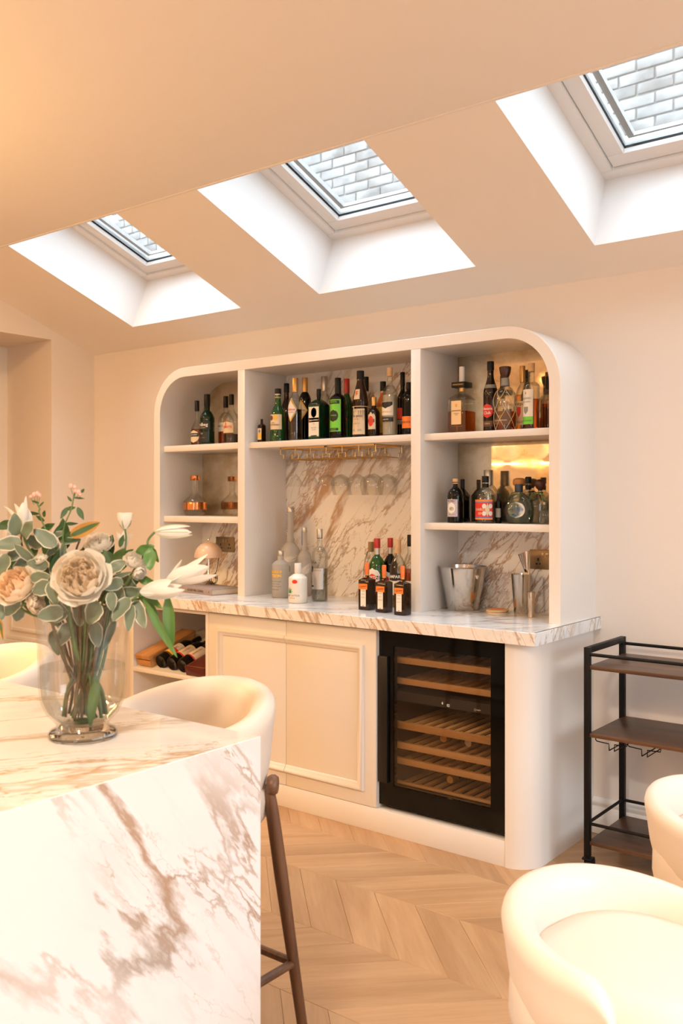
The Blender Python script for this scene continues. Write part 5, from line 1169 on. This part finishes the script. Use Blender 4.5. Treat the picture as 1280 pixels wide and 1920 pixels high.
def leafmesh(kind, k):
    key = (kind, k)
    if key in LSH: return LSH[key]
    rr = random.Random(k*7+len(kind)); cup = rr.uniform(.08, .22); bend = rr.uniform(-.1, .35); wv = rr.uniform(0, .05)
    def fn(u, v):
        uu = 2*u-1
        if kind == 'strap': w = sin(min(1, v*1.9+.12)*pi/2)*(1-v**3)**.7
        elif kind == 'long': w = sin(pi*v**.8)**.9
        else: w = sin(pi*v**.72)**.62
        x = uu*.5*w*(1+.04*sin(v*19+k)*(kind == 'oval')); y = cup*(abs(uu)**1.6)*w*.5+wv*sin(9*v+uu*2) ; z = v
        return (x, y-bend*v*v*.5, z)
    mat = {'oval': LG, 'long': LD, 'strap': LS, 'yell': LY}[kind]
    LSH[key] = uvmesh(fn, 9, 14, 'leaf', mat); return LSH[key]
def leaf(root, kind, px, py, dd, ang, L, w, tilt=.2, roll=0, k=None):
    # leaf whose middle is seen at px,py
    me = leafmesh(kind, rl.randrange(4) if k is None else k); d = DV+dd
    a = scr(ang, tilt); c = Wp(px, py, d); b = (rgt*cos(ang+pi/2)+upv*sin(ang+pi/2))
    Lm, wm = L*d/FPX, w*d/FPX
    M = frame(c-a*Lm*.5, a, b) @ Matrix.Rotation(roll, 4, 'Z') @ Matrix.Diagonal((wm, wm*1.2, Lm, 1))
    o = bpy.data.objects.new('leaf', me); COL.objects.link(o); o.parent = root
    o.matrix_local = Matrix.Translation(-wloc(root)) @ M
    return o
def stem(root, pts, r=.0022, mat=None, name='stem'):
    P = smoothp([tuple(p) for p in pts], 5); MB().tube(P, r, 7).build(name, mat or STEM, root)
def inv(ax, ay, z=.0): # point inside the vase, offsets in px along right / forward, z in px above foot
    return vc+rgt*(ax*u1)+fwd*(ay*u1)+upv*(z*u1)
def flower(name, lab, cat, grp=None, at_=None):
    return empty(name, at_ if at_ is not None else (vc[0], vc[1], ZC+.03), 0, lab, cat, grp)
def petal(root, M, fn, mat, nu=9, nv=10, name='petal'):
    me = uvmesh(fn, nu, nv, 'petal', mat); o = bpy.data.objects.new(name, me); COL.objects.link(o); o.parent = root
    o.matrix_local = Matrix.Translation(-wloc(root)) @ M; return o
def rose(lab, px, py, dd, Rpx, ang, tilt, cols, grp='roses in the vase', sd=1, foot=(0, 0)):
    d = DV+dd; R = Rpx*d/FPX; rr = random.Random(sd); a = scr(ang, tilt); c = Wp(px, py, d)
    root = flower('rose', lab, 'flower', grp); M0 = frame(c-a*R*.5, a, rgt)
    #  guard and body petals: shells opening from the base; (count, reach, height, inward curl, span)
    lay = [(6, 1.03, .50, .06, .66), (6, .96, .66, -.02, .66), (6, .86, .76, -.10, .62), (5, .76, .80, -.16, .70)]
    for li, (n, reach, hgt, curl, span) in enumerate(lay):
        for i in range(n):
            ph = 2*pi*(i+.5*(li % 2))/n+rr.uniform(-.12, .12); s = rr.uniform(.95, 1.04); f1, f2 = rr.uniform(0, 6), rr.uniform(.01, .03)
            def fn(u, v, ph=ph, reach=reach*s, hgt=hgt, curl=curl, span=span, f1=f1, f2=f2):
                uu = 2*u-1; w = span*(.30+.70*sin(min(1, v*1.35)*pi/2))*(1-.45*max(0, v-.72)/.28*abs(uu)**2)
                lim = 1-.16*abs(uu)**2.4; vv = v*lim
                r = R*(reach*sin(vv*pi*.52)**.8 + curl*max(0, vv-.6)*2.0)+R*.03*uu
                z = R*(hgt*(1-cos(vv*pi*.55))*1.05) + R*f2*2*sin(uu*5+f1)*v*v
                if curl > 0: z -= R*.55*max(0, vv-.72)**1.2; r += R*.12*max(0, vv-.72)
                a_ = ph+uu*w
                return (r*cos(a_), r*sin(a_), z)
            petal(root, M0, fn, cols[min(li, len(cols)-1)], 11, 12)
    # quartered heart: many small folded petals standing inside the cup
    for q in range(6):
        qa = 2*pi*q/6+.4
        for k in range(7):
            rr0 = R*(.07+.090*k); ph = qa+rr.uniform(-.22, .22); sp = .44-.02*k; hz = R*(.90+.10*rr.random())
            def fn(u, v, rr0=rr0, ph=ph, sp=sp, hz=hz, k=k):
                uu = 2*u-1; a_ = ph+uu*sp*(1.15-.25*v); r = rr0*(1+.10*sin(uu*4+k))+R*.10*abs(uu)**2*(1 if k < 3 else -.3)
                z = R*.35+(hz-R*.35)*v-R*.10*abs(uu)**3; r += R*.055*sin(v*pi*.9)-R*.05*v
                return (r*cos(a_), r*sin(a_), z)
            petal(root, M0, fn, cols[-1], 8, 5)
    MB().lathe([(R*.14, -R*.10), (R*.30, .0), (R*.36, R*.10), (.001, R*.16)], 14).build('calyx', STEM, root, local=True)
    o = root.children[-1]; o.matrix_local = Matrix.Translation(-wloc(root)) @ M0
    p0 = M0 @ Vector((0, 0, -R*.05)); stem(root, [p0, p0-a*R*.5-upv*R*.5, inv(foot[0]*.5, foot[1]*.5, 190), inv(foot[0]*.2, foot[1]*.2, 120), inv(-foot[0]*.5, -foot[1]*.5, 40)], .0027)
    return root
rose('large open cream garden rose facing the viewer at the centre of the bouquet', 151, 1082, -.10, 52, 1.5, 1.15, [PW, PW, PW, PC], sd=2, foot=(10, -20))
rose('peach-centred cream rose at the left of the bouquet', 30, 1098, -.06, 41, 2.0, .75, [PW, PC, PC, PP], sd=5, foot=(-40, -10))
rose('half hidden cream rose low over the left rim of the vase', 66, 1128, -.05, 24, .2, .2, [PC, PC, PC, PC], sd=8, foot=(-30, 0))
rose('white rose behind the large open rose, right of its top', 186, 1018, .05, 27, 1.6, .5, [PW, PW, PW, PW], sd=9, foot=(20, 30))
rose('small white ruffled bloom between the large rose and the lilies', 252, 1050, -.03, 20, 1.2, .6, [PW, PW, PW, PW], sd=12, foot=(30, 10))
rose('lowest small white ruffled bloom beside the lily stem', 262, 1074, -.04, 15, -.6, .5, [PW, PW, PW, PW], sd=13, foot=(34, 0))
rose('small white bud half hidden by grey leaves left of the large rose', 75, 1048, -.06, 14, 1.9, .4, [PW, PW, PGN, PW], sd=14, foot=(-20, 10))
def lily(lab, base, dirs, L, w, grp='lilies in the vase', openness=.5, mat=PWT, foot=(0, 0), stam=True, stempts=None, sd=0):
    # base (px,py,dd); dirs: list of (ang, tilt, Lpx, wpx, recurve)
    d = DV+base[2]; b = Wp(base[0], base[1], d); root = flower('lily', lab, 'flower', grp); ax = Vector((0, 0, 0))
    for (ang, tilt, Lp, wp, rec) in dirs:
        a = scr(ang, tilt); ax += a
    ax.normalize()
    for i, (ang, tilt, Lp, wp, rec) in enumerate(dirs):
        a = scr(ang, tilt); out = a-ax*a.dot(ax)
        if out.length < .05: out = a.cross(fwd)
        out.normalize(); side = a.cross(out).normalized(); Lm, wm = Lp*d/FPX, wp*d/FPX
        M = Matrix((side, out, a)).transposed().to_4x4(); M.translation = b
        def fn(u, v, Lm=Lm, wm=wm, rec=rec):
            uu = 2*u-1; w_ = wm*.54*(sin(pi*min(1, v**.85*.96+.03))**.75)*(1 if v < .97 else .6)
            x = uu*w_; y = rec*Lm*(max(0, v-.55)**2)*1.6+Lm*.07*sin(v*pi)-wm*.22*(uu*uu)*sin(pi*v)+.0012*(1-abs(uu*3)) * (abs(uu) < .33)
            return (x, y, v*Lm-rec*Lm*max(0, v-.7)**2*.6)
        petal(root, M, fn, mat, 11, 16)
    if stam:
        for k in range(5):
            s = Vector((rl.uniform(-1, 1), rl.uniform(-1, 1), rl.uniform(-1, 1)))*.16; e_ = b+(ax+s).normalized()*L*d/FPX*.55
            MB().tube([b, b.lerp(e_, .5), e_], .0007, 5).build('stamen', PGN, root)
            dd_ = (ax.cross(s)).normalized()*.0035; MB().tube([e_-dd_, e_, e_+dd_], [.0008, .0018, .0008], 6).build('anther', ANTH, root)
    P = stempts or [b, b-ax*.02-upv*.015, inv(foot[0]*.8, foot[1]*.6, 230), inv(foot[0]*.3, foot[1]*.3, 120), inv(-foot[0]*.5, -foot[1]*.4, 38)]
    stem(root, [tuple(b)]+[tuple(q_) for q_ in P[1:]], .0026)
    return root
lily('large white lily pointing right over the mushroom lamp', (312, 1092, -.05), [(.62, .10, 95, 30, .10), (.40, .5, 92, 34, .05), (-.08, .25, 96, 32, -.15), (1.45, -.1, 52, 20, .1), (.1, -.5, 80, 28, .1)], 95, 30, foot=(38, 0), sd=1)
lily('large white lily drooping right, its curled petal hanging over the worktop edge', (262, 1110, -.07), [(.42, .35, 70, 30, .12), (.12, .1, 82, 30, -.05), (.02, .55, 90, 26, -.2), (-.16, .35, 72, 22, -.75), (.75, -.2, 60, 24, .1), (-.02, -.4, 70, 22, -.1)], 80, 30, foot=(40, -15), sd=2, stam=False)
lily('white lily pointing up at the top left of the bouquet', (48, 996, .0), [(2.0, .1, 56, 26, .15), (1.25, .1, 68, 24, .1), (2.5, .25, 62, 24, .35), (1.6, .45, 52, 28, 0), (1.6, -.4, 56, 26, .1)], 60, 28, foot=(-34, 20), sd=3, stam=False)
lily('white lily with pointed petals behind the tall bud stem', (228, 1034, .06), [(1.35, .1, 44, 17, .1), (.55, .2, 48, 20, .15), (2.2, .15, 38, 18, .15), (.95, -.2, 40, 18, .1), (1.8, .4, 36, 18, .1)], 40, 18, foot=(30, 40), sd=4)
lily('small white lily peeping out at the far left edge', (8, 1022, .03), [(1.9, .1, 34, 16, .1), (1.2, .2, 36, 18, .1), (.6, .2, 30, 14, .1)], 40, 18, foot=(-44, 20), sd=5, stam=False)
# closed lily bud on its own stem
d = DV-.02; b = Wp(290, 998, d); r_ = flower('lily_bud', 'long closed white lily bud with green ribs pointing right', 'flower bud', None)
for k, (ang, tilt, L_, w_) in enumerate(((.16, .3, 68, 19), (.0, .5, 70, 17), (-.06, .2, 72, 20), (.06, -.3, 64, 18), (.2, -.1, 62, 14))):
    a = scr(ang, 0); out = (upv*(.9, .1, -.8, .0, .6)[k]-fwd*(.3, 1, .4, -1, -.4)[k]).normalized(); out = (out-a*out.dot(a)).normalized(); side = a.cross(out)
    Lm, wm = L_*d/FPX, w_*d/FPX; M = Matrix((side, out, a)).transposed().to_4x4(); M.translation = b
    petal(r_, M, lambda u, v, Lm=Lm, wm=wm: ((2*u-1)*wm*.5*sin(pi*min(1, v**.8*.97+.03))**.7, wm*.48*sin(pi*v**.75)**.8-wm*.20*(2*u-1)**2*sin(pi*v), v*Lm), PWT, 9, 14)
    P = [M @ Vector((0, wm*.48*sin(pi*v**.75)**.8+.0006, v*Lm)) for v in [i/10 for i in range(10)]]; MB().tube(P, .0008, 5).build('rib', PGN, r_)
stem(r_, [tuple(b), tuple(Wp(278, 1012, d)), tuple(Wp(270, 1040, d)), tuple(inv(60, 0, 250)), tuple(inv(20, 0, 120)), tuple(inv(-20, 5, 40))], .0026)
# lisianthus bud
d = DV+.0; b = Wp(234, 992, d); r_ = flower('lisianthus_bud', 'small upright white bud on a straight stem right of the large rose', 'flower bud', None); h = 31*d/FPX; rr_ = 13.5*d/FPX
for k in range(6):
    ph = k*pi/3
    def fn(u, v, ph=ph):
        a = ph+(2*u-1)*.75; r = rr_*(.25+.75*sin(min(1, v*1.2)*pi/2)+.25*max(0, v-.75)+.06*sin(a*3+k)); return (r*cos(a), r*sin(a), v*h*(1-.12*(2*u-1)**2))
    petal(r_, Matrix.Translation(b), fn, PW)
for k in range(4):
    a = k*pi/2+.5; MB().tube([b-upv*.003, b+Vector((cos(a), sin(a), 0))*rr_*.75+upv*h*.25, b+Vector((cos(a), sin(a), 0))*rr_*1.0+upv*h*.55], [.0012, .0010, .0004], 5).build('sepal', STEM, r_)
stem(r_, [tuple(b), tuple(Wp(236, 1015, d)), tuple(Wp(228, 1060, d)), tuple(inv(45, 10, 240)), tuple(inv(10, 0, 120)), tuple(inv(-25, 8, 38))], .0022)
leaf(r_, 'long', 228, 1014, -.003, 1.25, 26, 10, .1)
# budded sprigs
def sprig(lab, top, mid, foot, leaves, buds, sd):
    r = flower('budded_sprig', lab, 'sprig'); d = DV+.02
    stem(r, [tuple(Wp(top[0], top[1], d)), tuple(Wp((top[0]*2+mid[0])/3+2, (top[1]*2+mid[1])/3, d)), tuple(Wp(mid[0], mid[1], d)), tuple(inv(foot[0], foot[1], 260)), tuple(inv(foot[0]*.4, foot[1]*.4, 130)), tuple(inv(-foot[0]*.5, 0, 40))], .0017)
    for (x, y, ang, L, w) in leaves: leaf(r, 'long' if w < 12 else 'oval', x, y, .0+.02, ang, L, w, rl.uniform(-.2, .4), rl.uniform(-.5, .5))
    for (x, y, R) in buds:
        c = Wp(x, y, d-.003); rr0 = R*d/FPX
        MB().lathe([(.001, -rr0), (rr0*.7, -rr0*.7), (rr0, 0), (rr0*.75, rr0*.8), (rr0*.2, rr0*1.2), (.001, rr0*1.2)], 10, tuple(c)).build('bud', PINK, r)
        MB().tube([tuple(c-upv*rr0), tuple(Wp((x+top[0])/2, (y+top[1])/2+8, d))], .0006, 5).build('bud_stalk', STEM, r)
sprig('tall sprig with pink buds standing above the large rose', (139, 925), (118, 1010), (-8, 5), [(120, 962, 4.2, 26, 10), (151, 963, 5.2, 28, 11), (133, 953, .2, 20, 8), (110, 990, 3.9, 28, 8), (134, 982, .0, 26, 7), (148, 934, -.1, 22, 5), (155, 920, .9, 10, 6), (130, 935, 2.2, 14, 5), (100, 1005, 3.5, 44, 12), (132, 1014, .1, 46, 13), (98, 1032, 4.0, 36, 15), (118, 1034, 4.7, 38, 12)], [(133, 912, 4.5), (140, 914, 4), (141, 921, 3.5), (147, 923, 5), (150, 928, 3.5)], 1)
sprig('shorter sprig with pale pink buds beside the top left lily', (70, 945), (78, 975), (-22, 10), [(60, 962, 3.0, 26, 8), (83, 963, 1.4, 14, 8), (66, 941, 2.8, 16, 5), (78, 945, .8, 14, 4), (75, 972, 2.6, 20, 8)], [(64, 928, 4.5), (70, 926, 4.5), (74, 929, 4), (58, 932, 3.5)], 2)
# variegated foliage: each branch a thing with its leaves
def branch(lab, way, foot, leaves, grp='grey green foliage branches'):
    r = flower('foliage_branch', lab, 'foliage', grp)
    stem(r, [tuple(Wp(x, y, DV+dd)) for x, y, dd in way]+[tuple(inv(foot[0]*.7, foot[1]*.6, 225)), tuple(inv(foot[0]*.25, foot[1]*.3, 120)), tuple(inv(-foot[0]*.45, -foot[1]*.4, 36))], .0022, STEMB)
    for q_ in leaves:
        kind, x, y, dd, ang, L, w = q_[:7]; leaf(r, kind, x, y, dd, ang, L, w, q_[7] if len(q_) > 7 else rl.uniform(-.1, .5), q_[8] if len(q_) > 8 else rl.uniform(-.5, .5))
branch('branch of cream-edged grey leaves at the top left around the lily', [(40, 1000, -.02), (48, 1040, 0)], (-48, 10), [('oval', 29, 984, -.03, 1.5, 46, 30), ('oval', 52, 992, -.035, .9, 42, 32), ('oval', 14, 1020, -.03, 3.3, 52, 30), ('oval', 26, 1040, -.02, 3.8, 46, 24), ('oval', 84, 1008, -.03, 2.5, 54, 30), ('oval', 44, 1036, -.05, 2.3, 48, 20), ('long', 8, 985, 0, 3.4, 40, 18), ('oval', 62, 1015, .0, 2.6, 40, 24), ('oval', 6, 1060, -.03, 4.4, 46, 26), ('oval', 38, 1062, 0, 4.0, 40, 26), ('long', 60, 1040, .02, 1.0, 50, 20), ('long', 88, 990, .02, .5, 40, 16)])
branch('branch of scalloped grey leaves between the two cream roses', [(90, 1070, -.03), (98, 1100, 0)], (-20, -25), [('oval', 70, 1058, -.07, 3.0, 40, 25), ('oval', 76, 1082, -.075, .1, 44, 24), ('oval', 77, 1103, -.08, 3.5, 42, 32), ('oval', 100, 1112, -.085, 4.9, 46, 30), ('oval', 108, 1134, -.08, 5.6, 44, 22), ('oval', 94, 1150, -.09, 3.4, 50, 34), ('oval', 82, 1068, -.05, 2.0, 36, 22), ('long', 104, 1060, .0, 1.4, 50, 22), ('oval', 115, 1150, -.03, 4.2, 44, 26)])
branch('branch of grey leaves hanging under the peach rose at the left edge', [(15, 1120, -.02), (40, 1130, .0)], (-60, 0), [('oval', 3, 1142, -.05, 4.8, 42, 26), ('oval', 22, 1136, -.05, 4.2, 44, 32), ('oval', 34, 1152, -.03, 4.5, 30, 26), ('yell', 2, 1180, -.02, 5.1, 44, 12), ('oval', -8, 1110, 0, 3.6, 40, 28), ('oval', 10, 1118, .01, 5.0, 40, 24)])
branch('branch of green leaves under and right of the large rose', [(195, 1090, -.02), (190, 1120, 0)], (25, -30), [('oval', 174, 1150, -.09, 4.2, 50, 36), ('oval', 209, 1128, -.09, 4.75, 38, 21), ('oval', 210, 1096, -.075, 3.4, 44, 28), ('oval', 212, 1066, -.05, 3.7, 52, 24), ('oval', 226, 1142, -.08, 4.1, 54, 30), ('oval', 243, 1158, -.075, 4.6, 54, 22), ('oval', 262, 1152, -.07, 5.2, 62, 26), ('oval', 224, 1112, -.05, 5.3, 44, 22), ('long', 222, 1046, .0, .9, 50, 26), ('long', 205, 1048, .01, 2.2, 44, 24), ('oval', 246, 1110, -.05, .2, 50, 24), ('oval', 240, 1090, -.02, 5.6, 46, 22), ('oval', 228, 1078, -.06, .3, 46, 10), ('oval', 150, 1150, -.02, 4.7, 50, 30)])
branch('branch of dark leaves filling the back of the bouquet', [(150, 1010, .05), (140, 1060, .05)], (10, 40), [('yell', 160, 992, .0, .42, 64, 24, .1, 0), ('long', 140, 1004, .02, .3, 60, 20), ('long', 110, 1050, .05, 1.2, 60, 30), ('long', 90, 1030, .05, 1.9, 60, 30), ('long', 200, 1030, .06, 1.2, 60, 30), ('long', 230, 1050, .06, .8, 60, 30), ('long', 120, 1000, .06, 1.7, 60, 28), ('long', 210, 1110, .05, 5.2, 60, 30), ('long', 160, 1120, .05, 4.7, 60, 34), ('long', 100, 1120, .05, 4.4, 60, 34), ('long', 60, 1090, .05, 3.6, 60, 34), ('long', 240, 1090, .05, .2, 60, 30), ('long', 30, 1060, .05, 3.0, 60, 34), ('long', 155, 1060, .05, 1.6, 70, 44), ('long', 180, 1060, .05, 1.2, 70, 44), ('long', 130, 1090, .06, 2, 70, 44), ('long', 185, 1100, .06, 5, 70, 44), ('long', 45, 1110, .05, 4, 60, 34), ('long', 225, 1120, .03, 5, 60, 28)])
branch('lily stem with broad drooping green strap leaves at the right', [(282, 1035, -.02), (270, 1060, -.02)], (42, -5), [('strap', 281, 1048, -.05, 4.75, 42, 26), ('strap', 272, 1030, -.03, .3, 36, 22), ('strap', 290, 1040, -.02, 5.2, 34, 14), ('strap', 318, 1166, -.06, 4.82, 104, 26, .1, .2), ('strap', 300, 1178, -.07, 5.25, 128, 17, .1, .1), ('strap', 292, 1160, -.05, 5.15, 110, 13, .1, .6), ('strap', 284, 1122, -.05, 5.6, 60, 18), ('strap', 296, 1100, -.04, .4, 60, 16), ('strap', 276, 1090, -.03, 5.9, 60, 18), ('strap', 275, 1128, -.03, 5.4, 70, 16)])
# the leaves under water and more stems in the vase
ub = flower('cut_flower_bunch', 'bare cut stems and a broad green leaf standing in the vase water', 'stems')
for k in range(20):
    x0, x1 = rl.uniform(-62, 62), rl.uniform(-50, 50); y0, y1 = rl.uniform(-30, 40), rl.uniform(-34, 34)
    stem(ub, [tuple(inv(x0*.95, y0, 248)), tuple(inv(x0*.55+x1*.15, y0*.5, 150)), tuple(inv(x1*.6, y1*.6, 90)), tuple(inv(x1*.8, y1*.8, 38))], rl.uniform(.0024, .0046), (STEM, STEMB)[k % 2])
for (x, y, dd, ang, L, w) in ((175, 1315, -.03, 4.6, 92, 22), (168, 1320, .0, 4.8, 90, 18), (120, 1190, -.02, 4.2, 50, 30), (150, 1185, .0, 4.6, 60, 34), (180, 1190, -.02, 4.9, 50, 28), (205, 1190, -.01, 4.4, 60, 16), (105, 1205, .02, 5.0, 50, 28)):
    leaf(ub, 'strap' if y > 1300 else 'oval', x, y, dd, ang, L, w)
